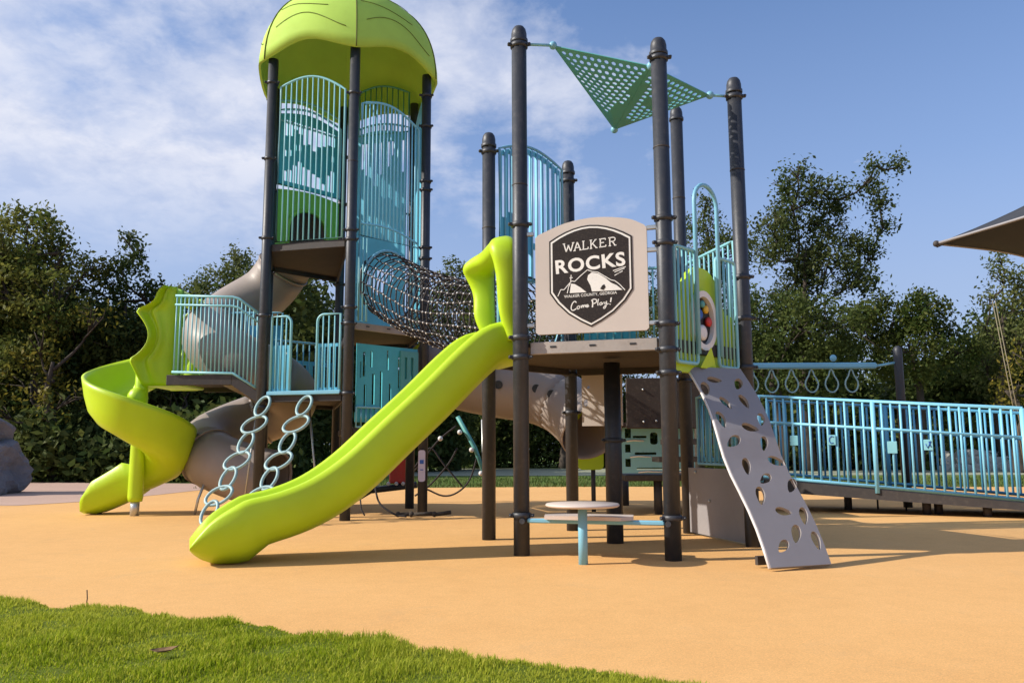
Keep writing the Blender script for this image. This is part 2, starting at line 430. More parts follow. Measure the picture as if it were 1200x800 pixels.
# ------------------------------------------------------------------ barriers
def barrier(t, mat, u0, u1, w0, w1, nb, arch=0.0, tilt=0.0, rail=.016, bar=.0095, y=0.0, mids=(), loop=None, feet=True):
    """frame tube (arched or straight top) with upright bars, as parts of thing t"""
    def top(u):
        k = (u-u0)/(u1-u0); return w1 + tilt*(k-.5) + arch*math.sin(PI*k)
    path = [(u0, w0), (u1, w0)] + [(u1-(u1-u0)*k/14, top(u1-(u1-u0)*k/14)) for k in range(15)]
    mb = MB(); mb.tube([(a, y, b) for a, b in path], rail, 8, loop=True); fr = mb.build('frame', mat, t)
    for m in mids:
        mb = MB(); mb.tube([(u0+(u1-u0)*k/8, y, m + (arch*.5*math.sin(PI*k/8) if arch else 0)+tilt*(k/8-.5)) for k in range(9)], rail*.85, 8); mb.build('cross_rail', mat, t)
    me = bar_mesh(mat, bar)
    for k in range(nb):
        u = u0 + (u1-u0)*(k+1)/(nb+1)
        put('bar', me, t, None, (u, y, w0), None, (1, 1, top(u)-w0))
    return fr

def slot_holes(u0, u1, w0, w1, cols, seed, lo=.25, hi=.8, two=True):
    """stepped bands of upright window slots, as cut in the blue panels"""
    rnd = random.Random(seed); H = []; cw = (u1-u0)/cols
    for k in range(cols):
        a = u0+cw*k+cw*.12; b = u0+cw*(k+1)-cw*.12
        s1 = w1 - (w1-w0)*(.04); e1 = w1-(w1-w0)*(.30+.09*math.sin(k*.8+seed)+rnd.uniform(-.06, .08))
        H.append(rect(a, e1, b, s1))
        if two:
            e2 = w0 + (w1-w0)*(.24+.07*math.cos(k*.9+seed)+rnd.uniform(-.06, .08)); H.append(rect(a, w0+(w1-w0)*.03, b, e2))
            if rnd.random() < .5:
                m = (e1+e2)/2; H.append(rect(a+cw*.15, m-.05, b-cw*.15, m+.05))
    return H

def arc_outline(u0, u1, w0, w1, arch, n=12, tilt=0.0):
    return [(u0, w0), (u1, w0)] + [(u1-(u1-u0)*k/n, w1+arch*math.sin(PI*(1-k/n))+tilt*(.5-k/n)) for k in range(n+1)]

# upper left front of the tower
t, L = frame('safety_barrier', 'tall arched pale aqua barrier across the upper left bay of the tower', 'barrier', TX[5], TX[0], 3.42)
barrier(t, 'aqua', -.46, .46, .02, 2.02, 11, .16, -.14)
# back panel of that bay: blue slotted panel over green tube opening
t, L = frame('slotted_panel', 'blue slotted wall panel above the green tube opening', 'panel', TX[4], TX[3], 3.42)
mb = MB(); mb.plate(arc_outline(-.50, .50, 1.20, 2.26, .10), slot_holes(-.44, .44, 1.24, 2.24, 11, 3), .02); mb.build('panel', 'teal_panel', t)
barrier(t, 'pale_blue', -.52, .52, 1.19, 2.30, 0, .12, y=-.03, rail=.018)
t, L = frame('tube_entrance', 'lime moulded panel, shade painted into its green, with round opening into the tube slide', 'slide entrance', TX[4], TX[3], 3.42)
hole = [(.31*math.cos(a), .58+.31*math.sin(a)) for a in [PI*k/16 for k in range(17)]] + [(-.31, .20), (.31, .20)]
mb = MB(); mb.plate(arc_outline(-.52, .52, .0, 1.12, .05), [hole], .05, lambda u, w_, q: (u, q+.0, w_)); mb.build('panel', 'green_shaded_lime', t)
mb = MB(); mb.tube([(p[0]*1.06, -.035, p[1]) for p in hole], .03, 8, loop=True); mb.build('rim', 'green_shaded_lime', t)
# side panel of the tower, left wall (edge-on)
t, L = frame('safety_barrier', 'edge-on aqua barrier on the left wall of the tower', 'barrier', TX[4], TX[5], 3.42)
barrier(t, 'aqua', -.46, .46, .02, 1.1, 9)

# right bay of the tower, front: open net mouth below, arched bars above
t, L = frame('safety_barrier', 'tall arched aqua barrier over the rope tunnel mouth in the right tower bay', 'barrier', TX[0], TX[1], 2.38)
barrier(t, 'pale_blue', -.46, .46, 1.10, 2.78, 15, .14, -.10, mids=(1.20,))
for sgn in (-1, 1):
    me = bar_mesh('aqua', .0095)
    for q in (.0, .055, .11): put('bar', me, t, None, (sgn*(.455-q), 0, .02), None, (1, 1, 1.10))
    mb = MB(); mb.tube([(sgn*.46, 0, 1.1), (sgn*.46, 0, .02), (sgn*.34, 0, .02), (sgn*.34, 0, .3)], .014, 8); mb.build('frame', 'aqua', t)
mb = MB(); mb.tube([(.40*math.cos(2*PI*k/28), -.02, .53+.44*math.sin(2*PI*k/28)) for k in range(28)], .018, 8, loop=True); mb.build('mouth_ring', 'skyblue', t)
# blue panels in the right bay walls
for (a, b, nm, lb, sd, top_) in ((1, 2, 'slotted_panel', 'tall narrow blue slotted panel in the right wall of the tower', 5, 3.30), (2, 3, 'slotted_panel', 'tall blue slotted panel closing the back of the right tower bay', 9, 3.30)):
    t, L = frame(nm, lb, 'panel', TX[a], TX[b], 2.38)
    mb = MB(); mb.plate(arc_outline(-.47, .47, .05, top_-.10, .08), [h for i_, h in enumerate(slot_holes(-.44, .44, 1.5, top_-.14, 12, sd, two=False)) if i_ % 3 != 1] + slot_holes(-.44, .44, .2, 1.15, 12, sd+1, two=False)[2:8], .02); mb.build('panel', 'blue_panel', t)
    barrier(t, 'pale_blue', -.49, .49, .02, top_, 15, .10, y=-.03)
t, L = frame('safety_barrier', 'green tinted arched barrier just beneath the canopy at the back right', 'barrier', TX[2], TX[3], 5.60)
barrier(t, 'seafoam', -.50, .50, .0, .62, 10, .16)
t, L = frame('safety_barrier', 'arched barrier just beneath the canopy at the back left', 'barrier', TX[3], TX[4], 5.58)
barrier(t, 'aqua', -.50, .50, .0, .30, 9, .10)

# lower left bay: gate with two looped rails and blue panel behind
t, L = frame('looped_gate', 'pair of looped pale blue grab rails on the lower tower deck', 'gate', TX[5], TX[0], 1.50)
def loop_rail(u0, u1, h, side):
    r = .09; out = [(u0, 0, .03)]
    if side < 0: out += [(u0, 0, h)] + [(u1-r+r*math.sin(a), 0, h-r+r*math.cos(a)) for a in [PI/2*k/5 for k in range(6)]] + [(u1, 0, .03)]
    else: out = [(u1, 0, .03), (u1, 0, h)] + [(u0+r-r*math.sin(a), 0, h-r+r*math.cos(a)) for a in [PI/2*k/5 for k in range(6)]] + [(u0, 0, .03)]
    return out
for (u0, u1, sd) in ((-.47, -.20, -1), (.16, .47, 1)):
    mb = MB(); mb.tube(loop_rail(u0, u1, .98, sd), .017, 8); mb.build('loop_rail', 'aqua', t)
    me = bar_mesh('aqua', .009)
    for k in range(3): put('bar', me, t, None, (u0+(u1-u0)*(k+1)/4, 0, .03), None, (1, 1, .93))
mb = MB(); mb.box((0, -.01, .02), (1.0, .05, .05), 0, .008); mb.build('sill', 'skyblue', t)
mb = MB(); mb.plate(rect(-.47, .05, -.20, .62), [rect(-.44+.07*k, .08, -.405+.07*k, .58) for k in range(3)], .012, lambda u, w_, q: (u, q+.03, w_)); mb.build('panel', 'blue_panel', t)
mb = MB(); mb.plate(rect(.16, .05, .47, .62), [rect(.19+.07*k, .08, .225+.07*k, .58) for k in range(4)], .012, lambda u, w_, q: (u, q+.03, w_)); mb.build('panel', 'blue_panel', t)
t, L = frame('safety_barrier', 'blue barrier at the back of the lower tower deck between the looped rails', 'barrier', TX[4], TX[3], 1.50)
barrier(t, 'skyblue', -.5, .5, .05, .86, 9)
mb = MB(); mb.plate(rect(-.49, .08, .49, .60), [rect(-.42+.2*k, .12, -.33+.2*k, .54) for k in range(5)], .012, lambda u, w_, q: (u, q+.03, w_)); mb.build('panel', 'blue_panel', t)

# teal slotted panel low in the right bay
t, L = frame('slotted_panel', 'dark teal slotted panel under the rope tunnel', 'panel', TX[0], TX[1], 1.10)
mb = MB(); hs = [rect(-.38, .62, -.34, .92), rect(-.27, .74, -.24, .94), rect(-.02, .72, .01, .97), rect(-.24, .28, -.2, .66), rect(-.12, .22, -.085, .70), rect(-.36, .24, -.325, .52), rect(0.02, .2, .055, .55),
                 rect(.16, .5, .19, .9), rect(.27, .34, .30, .62), rect(.34, .5, .37, .92), rect(.14, .1, .18, .36), rect(-.42, .6, -.40, .8)]
mb.plate(rect(-.47, .06, .47, 1.02), hs, .02); mb.build('panel', 'teal_panel', t)
mb = MB(); mb.plate(rect(.18, .45, .46, .98), [rect(.24, .62, .28, .9), rect(.34, .62, .38, .9)], .02, lambda u, w_, q: (u, q-.03, w_)); mb.build('inset_panel', 'seafoam', t)
barrier(t, 'aqua', -.48, -.12, .0, .24, 4, y=-.03, rail=.013)
t, L = frame('play_wall', 'lime green moulded wall behind the teal slotted panel', 'panel', TX[1], TX[2], 1.10)
mb = MB(); mb.plate(roundrect(-.45, .02, .45, 1.15, .08), [circ(.0, .6, .22, 16)], .04); mb.build('panel', 'lime', t)

# landing barrier, with its sloping right end
t = thing('safety_barrier', 'pale aqua barrier of the landing beside the spiral slide', 'barrier', (-4.26, 10.07, 1.78))
top_ = [(.0, .99), (.72, .97), (.80, .95), (1.06, .76)]; bot_ = [(.0, .02), (.76, .00), (1.06, -.18)]
def interp(P, u):
    for (a, b) in zip(P, P[1:]):
        if u <= b[0]: return a[1]+(b[1]-a[1])*(u-a[0])/(b[0]-a[0])
    return P[-1][1]
mb = MB(); mb.tube([(u, 0, w_) for u, w_ in top_], .017, 8); mb.build('top_rail', 'aqua', t)
mb = MB(); mb.tube([(u, 0, w_) for u, w_ in bot_], .017, 8); mb.build('bottom_rail', 'aqua', t)
mb = MB(); mb.tube([(u, 0, interp(top_, u)-.115) for u in (.0, .72, .80, 1.06)], .014, 8); mb.build('cross_rail', 'aqua', t)
me = bar_mesh('aqua', .0095)
for k in range(21):
    u = .02+1.03*k/20; b_ = interp(bot_, u); put('bar', me, t, None, (u, 0, b_), None, (1, 1, interp(top_, u)-b_))
t = thing('safety_barrier', 'rear barrier of the landing, seen blue through the front bars', 'barrier', (-4.26, 11.33, 1.78))
barrier(t, 'skyblue', .0, 1.0, .02, .98, 13)
mb = MB(); mb.plate(rect(.52, .04, .98, .80), [], .012, lambda u, w_, q: (u, q+.03, w_)); mb.build('panel', 'blue_panel', t)

# ------------------------------------------------------------------ canopy roof on the tower (moulded leaf-like hexagonal dome)
cn = thing('tower_canopy', 'lime green domed canopy with scalloped rim on top of the tower', 'canopy', (TC[0], TC[1], 5.85))
ANG0 = math.atan2(TX[0][1]-TC[1], TX[0][0]-TC[0])
def dome(a, k):
    """a angle from the front ridge, k 0 at the rim, 1 at the apex"""
    seg = (a/(PI/3)) % 1.0; mid = math.sin(PI*seg)           # 0 on a ridge, 1 mid-panel
    rr = 1.30*math.cos(k*PI/2)**.80
    rr *= (1-.055*mid)                                    # flatter between the ridges
    zr = .02 + .15*mid**1.5                               # scalloped rim
    z = zr + (1.30-zr)*math.sin(k*PI/2)**.97
    z += .012*math.sin(k*26+3*math.sin(a*3))*mid*(1-k)
    aa = ANG0+a
    return Vector((rr*math.cos(aa), rr*math.sin(aa), z))
for sct in range(6):
    mb = MB(); rings = []
    for j in range(15):
        k = min(j/14, .985); rings.append([dome(PI/3*sct+PI/3*i/10, k) for i in range(11)])
    inner = [[p*0.975+Vector((0, 0, .0)) for p in rg] for rg in rings]
    n0 = [mb.addv(r_) for r_ in rings]; n1 = [mb.addv(r_) for r_ in inner]
    for j in range(14):
        for i in range(10):
            mb.face((n0[j]+i, n0[j]+i+1, n0[j+1]+i+1, n0[j+1]+i), True); mb.face((n1[j]+i, n1[j+1]+i, n1[j+1]+i+1, n1[j]+i+1), True)
    for i in range(10): mb.face((n0[0]+i, n1[0]+i, n1[0]+i+1, n0[0]+i+1), False)
    pan = mb.build('roof_panel', 'lime_fabric', cn)
    for q, (k0, amp) in enumerate(((.17, .05), (.33, .045), (.52, .03), (.68, .02))):
        mb = MB(); path = []
        for i in range(2, 19) if q % 2 == 0 else range(1, 15):
            u = i/20; path.append(dome(PI/3*sct+PI/3*u, k0+amp*math.sin(u*5+q*1.3))*1.004)
        mb.tube(path, .004, 5); mb.build('vein', 'vein', pan)
    mb = MB(); mb.tube([dome(PI/3*sct, j/20*.97)*1.003 for j in range(21)], .009, 6); mb.build('ridge', 'vein', cn)

# ------------------------------------------------------------------ spiral slide
SP = (-4.85, 10.55)
sp = thing('spiral_slide', 'lime green open spiral slide at the left end of the structure', 'slide', (SP[0], SP[1], 0))
prof = [(.07, .20), (.10, .21), (.13, .18), (.17, .07), (.25, .01), (.46, .0), (.57, .06), (.64, .20), (.675, .40), (.71, .455), (.745, .44), (.735, .38),
        (.70, .20), (.65, .04), (.56, -.07), (.42, -.12), (.25, -.11), (.12, -.03), (.07, .10)]
mb = MB(); rings = []
for k in range(0, 61):
    th = R(90+360*k/60); zf = 1.78-1.42*(k/60)
    if k > 50: zf = zf+.004*(k-50)
    rings.append([(r_*.945*math.cos(th), r_*.945*math.sin(th), zf+z_*(1.0 if k < 52 else 1-.03*(k-52))) for r_, z_ in prof])
mb.loft(rings); mb.build('chute', 'lime', sp)
# run-out: straight trough leaving the back of the spiral towards the left
mb = MB(); rings = []
for k in range(13):
    x = -.74*k/12; q = k/12; zf = .42-.36*q**.85+.05*q*q; hs_ = 1.0-.42*q
    if k == 12: hs_ = .25
    if k == 11: hs_ = .45
    low_ = -.06-.10*q
    near_ = 1+1.15*min(1, q*3)
    rings.append([(x - (.10*abs(z_-.2) if k > 10 else 0), r_*.945, max(.012, zf+((z_*(near_ if r_ < .2 else 1))*hs_ if z_ > 0 else z_-.03*q))) for r_, z_ in prof])
mb.loft(rings); mb.build('runout', 'lime', sp)
mb = MB(); mb.lathe([(.085, .18), (.095, .24), (.085, 1.5), (.075, 2.02), (.03, 2.06)], n=16); mb.sphere((-.02, -.05, 1.50), .13, 12, 8, (1, 1, 1.15)); mb.build('centre_sleeve', 'lime', sp)
mb = MB(); mb.lathe([(.055, -.02), (.055, .22)], n=16); mb.build('leg', 'steel', sp)
mb = MB(); mb.lathe([(.03, -.02), (.03, .06)], (-.60, .30, 0), 12); mb.build('leg', 'bronze_dark', sp)
# entrance hood: two sculpted side walls joined by an arch
def hood_fn(y): return lambda u, w_, q: (u, y+q, w_)
hood_edge = smoothpath([(.38, 2.98, 0), (.30, 2.965, 0), (.22, 2.88, 0), (.16, 2.75, 0), (-.02, 2.665, 0), (-.05, 2.63, 0), (.05, 2.50, 0), (.12, 2.36, 0), (.11, 2.22, 0), (.02, 2.09, 0), (-.12, 1.99, 0)], 4)
wall = [(.42, 1.66), (.42, 2.93)] + [(p[0], p[1]) for p in hood_edge] + [(.02, 1.90), (.10, 1.68)]
def edge_u(z):
    P = [p for p in hood_edge if p.y <= 2.975]
    for p, q in zip(P, P[1:]):
        if q.y <= z <= p.y: return p.x+(q.x-p.x)*(p.y-z)/max(1e-6, p.y-q.y)
    return P[0].x if z > P[0].y else .02+(z-1.68)*-.40
for y, sg_ in ((-.05, 1), (.83, -1)):
    mb = MB(); rows = []
    for j in range(27):
        z = 1.66+1.31*j/26; ue = edge_u(z); ring = []
        kk = [0, .06, .14, .22, .30, .38, .46, .55, .70, 1.0]
        prof_y = [-.13, -.16, -.12, -.03, -.02, -.07, -.10, -.06, -.03, -.02]
        fade = min(1, (z-1.62)/.35)
        f_ = [(ue+(.42-ue)*k, y+sg_*(py*fade), z) for k, py in zip(kk, prof_y)]
        bk = [(ue+(.42-ue)*k+(.01 if k == 0 else 0), y+sg_*(py*fade+.05), z) for k, py in zip(kk, prof_y)]
        rows.append(f_+bk[::-1])
    mb.loft(rows); mb.build('hood_side', 'lime', sp)
mb = MB(); mb.loft([[(.26, y, 2.82-.0), (.42, y, 2.80), (.42, y, 2.92+.02*math.sin(PI*q)), (.34, y, 2.98+.02*math.sin(PI*q)), (.22, y, 2.90+.02*math.sin(PI*q))] for q, y in [(k/8, -.05+.88*k/8) for k in range(9)]]); mb.build('hood_arch', 'lime', sp)
mb = MB(); mb.box((.27, .39, 1.70), (.50, .86, .07), 0, .02); mb.build('entry_floor', 'lime', sp)
mb = MB(); mb.box((.47, -.05, 2.34), (.08, .07, 1.18), 0, .015); mb.build('mounting_flange', 'green_shaded_lime', sp)
mb = MB(); mb.box((.47, .82, 2.34), (.08, .07, 1.18), 0, .015); mb.build('mounting_flange', 'green_shaded_lime', sp)

# ------------------------------------------------------------------ tan tube slide winding down behind the tower
ts = thing('tube_slide', 'tan enclosed tube slide winding down from the upper tower deck', 'slide', (-3.72, 11.45, 0))
def tpt(deg, z, rad=.56): return Vector((rad*math.cos(R(deg)), rad*math.sin(R(deg)), z))
ctl = [Vector((.71, .12, 4.03)), Vector((.60, .235, 4.01)), Vector((.47, .36, 3.80)), Vector((.28, .46, 3.52))] + [tpt(d, z) for d, z in ((90, 3.20), (135, 2.88), (180, 2.55), (225, 2.27), (270, 2.03), (315, 1.82), (360, 1.63), (405, 1.46), (450, 1.30), (495, 1.12), (540, .93), (585, .74), (630, .58))] + [Vector((.35, -.60, .48)), Vector((.60, -.66, .44))]
path = smoothpath(ctl, 3)
seg_len = 9
for a in range(0, len(path)-1, seg_len):
    seg = path[a:a+seg_len+1]
    if len(seg) < 2: continue
    mb = MB(); mb.tube(seg, .385, 28, cap=False); o = mb.build('tube_section', 'tan_tube', ts)
    so = o.modifiers.new('wall', 'SOLIDIFY'); so.thickness = .015; so.offset = -1
    if a:
        d = (path[a+1]-path[a]).normalized()*.022
        mb = MB(); mb.tube([path[a]-d*.6, path[a]+d*.6], .405, 28); mb.build('flange', 'tan_tube', ts)
d = (path[-1]-path[-2]).normalized()*.03
mb = MB(); u_ = d.normalized().orthogonal().normalized(); v_ = d.normalized().cross(u_)
mb.tube([path[-1]+(u_*math.cos(2*PI*k/24)+v_*math.sin(2*PI*k/24))*.36 for k in range(24)], .025, 8, loop=True); mb.build('exit_rim', 'tan_tube', ts)
mb = MB(); mb.tube([(-.30, -.75, .42), (-.36, -.80, .2), (-.40, -.80, -.02)], .018, 8); mb.build('leg', 'steel', ts)
mb = MB(); mb.tube([(.5, -.5, .2), (.5, -.5, -.02)], .03, 8); mb.build('leg', 'steel', ts)

# second tan tube with portholes, from the middle tower deck behind the sign deck
t2 = thing('tube_slide', 'tan tube slide with round dark portholes passing behind the sign deck', 'slide', (0, 10.9, 0))
ctl = [Vector((-1.25, .22, 2.02)), Vector((-.8, .12, 1.80)), Vector((-.2, .05, 1.66)), Vector((.3, -.05, 1.58)), Vector((.66, -.25, 1.42)), Vector((.90, -.5, 1.20)), Vector((1.0, -.72, 1.02))]
path2 = smoothpath(ctl, 4)
for a in (0, 8, 16):
    seg = path2[a:a+9]
    if len(seg) > 1:
        mb = MB(); mb.tube(seg, .41, 28, cap=False); o = mb.build('tube_section', 'tan_tube', t2)
        so = o.modifiers.new('wall', 'SOLIDIFY'); so.thickness = .015; so.offset = -1
for (x, z) in ((-.18, 1.66), (.31, 1.60), (.50, 1.52)):
    yy = {-.18: -.375, .31: -.485, .50: -.60}[x]
    mb = MB(); mb.tube([(x, yy+.08, z), (x, yy-.012, z)], .055, 16); mb.build('porthole', 'black_plastic', t2)
sl = thing('slide_lip', 'small lime green slide lip below the mouth of the porthole tube', 'slide lip', (1.08, 10.95, 0))
mb = MB(); mb.plate(roundrect(-.20, .55, .14, 1.5, .06), (), .06); mb.build('side_wall', 'lime', sl)
mb = MB(); mb.lathe([(.03, -.02), (.03, .6)], n=10); mb.build('leg', 'bronze_dark', sl)

# ------------------------------------------------------------------ straight slide from the sign deck
A_, F_ = V2(HX['A']), V2(HX['F']); m_ = (A_+F_)/2; d_ = (F_-A_).normalized(); n_ = Vector((-d_.y, d_.x))
if n_.dot(m_-V2(HX['O'])) < 0: n_ = -n_
ne_ = n_.copy(); n_ = Vector((-.93, -.37)).normalized()
st = thing('straight_slide', 'long lime green slide running from the sign deck down to the left foreground', 'slide', (m_.x, m_.y, 0), math.atan2(n_.y, n_.x))
LS = 2.50
bed = smoothpath([(s_, 0, z_) for s_, z_ in ((-.04, 1.68), (.16, 1.655), (.36, 1.50), (.66, 1.20), (.98, .90), (1.28, .62), (1.56, .425), (1.84, .31), (2.12, .25), (2.34, .225), (2.43, .19), (LS, .14))], 4)
mb = MB(); rings = []; nb_ = len(bed)
for i, p in enumerate(bed):
    tg = (bed[min(i+1, nb_-1)]-bed[max(i-1, 0)]).normalized(); up = Vector((-tg.z, 0, tg.x))
    e_k = max(0.0, min(1.0, (p.x-2.08)/(LS-2.08))); hk = 1-.96*e_k**1.45; wk = 1-.12*e_k**2
    up = up.lerp(Vector((0, 0, 1)), min(1, e_k*1.5)).normalized()
    h1 = .205*hk; o1 = .035*hk; o2 = .015*hk; o3 = .005*hk; foot = max(0.0, min(1.0, (p.x-1.95)/.22)); foot = foot*foot*(3-2*foot)
    skirt = (.14+.10*foot)*(1-.88*e_k**4)
    fl = 1+.06*foot
    pr_ = [(-.37, h1-o1), (-.35, h1+o3), (-.32, h1+o2), (-.295, h1-o3), (-.275, .10*hk), (-.21, .02*hk), (0, .0), (.21, .02*hk), (.275, .10*hk), (.295, h1-o3), (.32, h1+o2), (.35, h1+o3), (.37, h1-o1),
           (.355*fl, .02*hk-.004), (.32*fl, -skirt*.6), (.21*fl, -skirt), (0, -skirt), (-.21*fl, -skirt), (-.32*fl, -skirt*.6), (-.355*fl, .02*hk-.004)]
    rings.append([(p.x+up.x*b, a*wk, max(.010, p.z+up.z*b)) for a, b in pr_])
mb.loft(rings); mb.build('chute', 'lime', st)
# hood: one moulded arch over the slide mouth, in the line of the two posts, deepest at its shoulders
Minv = (Matrix.Translation((m_.x, m_.y, 0)) @ Matrix.Rotation(math.atan2(n_.y, n_.x), 4, 'Z')).inverted()
eu = (F_-A_).normalized()
def hl(u, s_, z): return Minv @ Vector((m_.x+eu.x*u+ne_.x*s_, m_.y+eu.y*u+ne_.y*s_, z))
hp = smoothpath([(.36, 1.70, 0), (.385, 1.90, 0), (.41, 2.10, 0), (.44, 2.30, 0), (.43, 2.46, 0), (.33, 2.53, 0), (.15, 2.55, 0), (-.1, 2.56, 0), (-.30, 2.55, 0), (-.42, 2.47, 0), (-.42, 2.30, 0), (-.40, 2.10, 0), (-.38, 1.90, 0), (-.38, 1.72, 0)], 4)
def so_(k): return .09 + .07*math.sin(PI*k)**.6 + .12*math.exp(-((k-.33)/.085)**2) + .05*math.exp(-((k-.68)/.07)**2) + .035*math.exp(-((k-.14)/.06)**2) - .06*math.exp(-(k/.08)**2) - .05*math.exp(-((k-1)/.08)**2)
mb = MB(); rings = []; nn = len(hp)
for i, p in enumerate(hp):
    k = i/(nn-1); tg = (hp[min(i+1, nn-1)]-hp[max(i-1, 0)]).normalized(); nrm = Vector((tg.y, -tg.x))
    so = so_(k); th = .05+.035*math.sin(PI*k); rg = []
    for x in [2*PI*j/18 for j in range(18)]:
        cxx, sxx = math.cos(x), math.sin(x)
        a = (abs(cxx)**.7)*(1 if cxx > 0 else -1); b = (abs(sxx)**.7)*(1 if sxx > 0 else -1)
        sk = so/2+a*(so/2+.015); tk = b*th*(1-.25*a)
        rg.append(hl(p.x+nrm.x*tk, sk, p.y+nrm.y*tk))
    rings.append(rg)
mb.loft(rings); mb.build('hood', 'lime', st)
for u in (-.30, .30):
    mb = MB(); mb.tube([hl(u, -.03, 1.72), hl(u, -.03, 2.48)], .014, 8); mb.build('grab_bar', 'skyblue', st)

# ------------------------------------------------------------------ rope tunnel between tower and sign deck
def q2(a, b, f): return Vector((a[0]+(b[0]-a[0])*f, a[1]+(b[1]-a[1])*f, 0))
e0 = q2(TX[0], TX[1], .5); e1 = q2(HX['E'], HX['F'], .5)
nt = thing('rope_tunnel', 'sagging black rope net tunnel with pale knots between tower and sign deck', 'rope tunnel', (e0.x, e0.y, 0))
dv = e1-e0; Ln = dv.length; dn = dv.normalized(); sd_ = Vector((-dn.y, dn.x, 0))
NR, NLg = 30, 20
def netp(k, j):
    f = k/(NR-1); c = dn*(f*Ln); zc = 2.90*(1-f)+2.13*f - .16*math.sin(PI*f)
    ra = .42+.02*math.sin(PI*f); a = 2*PI*j/NLg + .04*math.sin(f*9+j)
    jit = 1+.03*math.sin(k*2.1+j*1.7)
    return c + sd_*(ra*math.cos(a)*jit) + Vector((0, 0, zc + (.44-.03*f)*math.sin(a)*jit))
for k in range(NR):
    mb = MB(); mb.tube([netp(k, j) for j in range(NLg)], .0085, 5, loop=True); mb.build('cross_rope', 'rope', nt)
for j in range(NLg):
    mb = MB(); mb.tube([netp(k, j) for k in range(NR)], .0085, 5); mb.build('long_rope', 'rope', nt)
mb = MB()
for k in range(1, NR-1):
    for j in range(NLg): mb.sphere(netp(k, j), .0125, 6, 4)
mb.build('knot', 'bead', nt, kind='stuff')
for k in (0, NR-1):
    mb = MB(); mb.tube([netp(k, j) for j in range(NLg)], .018, 6, loop=True); mb.build('end_hoop', 'bronze', nt)

# curved blue panel above the tunnel at the sign deck
t, L = frame('slotted_panel', 'arched translucent blue panel between the two short posts above the sign', 'panel', HX['F'], HX['E'], 1.68)
rnd = random.Random(4); hs = []
for k in range(10):
    u = -.43+.086*k; hs.append(rect(u+.014, 1.42+.12*math.sin(k*.8)-.02*k, u+.072, 2.04+.12*math.sin(PI*(k+.5)/10)))
    hs.append(rect(u+.014, .86, u+.072, 1.14+.08*math.cos(k*1.2)-.01*k))
mb = MB(); mb.plate(arc_outline(-.44, .44, .82, 2.09, .12), hs, .02); mb.build('panel', 'blue_panel', t)
barrier(t, 'skyblue', -.46, .46, .80, 2.11, 11, .12, y=-.02, rail=.015)
mb = MB(); mb.tube([(.42*math.cos(2*PI*k/28), .0, .44+.40*math.sin(2*PI*k/28)) for k in range(28)], .018, 8, loop=True); mb.build('mouth_ring', 'skyblue', t)
for sgn in (-1, 1):
    mb = MB(); mb.tube([(sgn*.46, 0, .80), (sgn*.46, 0, .02)], .016, 8); mb.build('side_rail', 'skyblue', t)

# ------------------------------------------------------------------ badge sign on the sign deck
sg, L = frame('badge_sign', 'tan sign panel with dark shield badge reading WALKER ROCKS', 'sign', HX['A'], HX['B'], 1.755)
SW = .905
def U(x): return (x-405)/620*SW+.026
def Wz(y): return (690-y)/645*.955
out = [(-SW/2+.02, -.018), (SW/2-.02, -.018), (SW/2, .0), (SW/2, .80)] + [(p[0], p[1]) for p in smoothpath([(SW/2-.02, .825, 0), (.3, .885, 0), (.05, .915, 0), (-.2, .885, 0), (-SW/2+.03, .805, 0)], 4)] + [(-SW/2, .78), (-SW/2, .0)]
mb = MB(); mb.plate(out, (), .035); o = mb.build('panel', 'sign_tan', sg)
bv = o.modifiers.new('round', 'BEVEL'); bv.width = .008; bv.segments = 2; bv.limit_method = 'ANGLE'
def shield(g):
    """g grows the outline"""
    top = [(390+235*math.sin(a)*(1), 0) for a in ()]
    pts = []
    for k in range(11):
        x = 618-(618-158)*k/10; q = (x-388)/230; pts.append((x, 113+ (190-113)*abs(q)**1.9))
    pts = [(618, 480)] + pts + [(158, 480)] + [(200, 540), (262, 600), (330, 643), (387, 672), (444, 643), (512, 600), (576, 540)]
    c = (388, 380)
    return [(U(c[0]+(x-c[0])*(1-g/232)), Wz(c[1]+(y-c[1])*(1-g/280))) for x, y in pts]
FR = -.0175
for (g, mt, dy, nm) in ((0, 'sign_dark', .003, 'badge_border'), (9, 'sign_white', .005, 'badge_line'), (19, 'sign_dark', .007, 'badge_field')):
    mb = MB(); mb.plate(shield(g), (), .004, lambda u, w_, q, dy=dy: (u, FR-dy+q, w_)); mb.build(nm, mt, sg)
def ptext(txt, x0, x1, ybase, ytop, ang, bold=.0, space=1.0):
    cu = bpy.data.curves.new('t', 'FONT'); cu.body = txt; cu.size = 1; cu.extrude = 0; cu.offset = bold; cu.space_character = space; cu.resolution_u = 4
    ob = bpy.data.objects.new('t', cu); COL.objects.link(ob)
    dg = bpy.context.evaluated_depsgraph_get(); me = bpy.data.meshes.new_from_object(ob.evaluated_get(dg))
    bpy.data.objects.remove(ob)
    V = np.array([v.co[:] for v in me.vertices]); mn = V.min(0); mx = V.max(0)
    w0 = U(x1)-U(x0); h0 = Wz(ytop)-Wz(ybase); cx0 = (U(x0)+U(x1))/2; ca, sa = math.cos(ang), math.sin(ang)
    for v in me.vertices:
        a = (v.co.x-mn[0])/(mx[0]-mn[0])*w0-w0/2; b = (v.co.y-mn[1])/(mx[1]-mn[1])*h0
        v.co = (cx0+a*ca-b*sa, FR-.0105, Wz(ybase)+a*sa+b*ca)
    me.materials.clear(); me.materials.append(MATS['sign_white'])
    return put('lettering', me, sg)
ptext('ROCKS', 196, 582, 364, 286, R(3.6), .028, 1.08)
ptext('WALKER COUNTY, GEORGIA', 240, 531, 508, 490, R(1.5), .01)
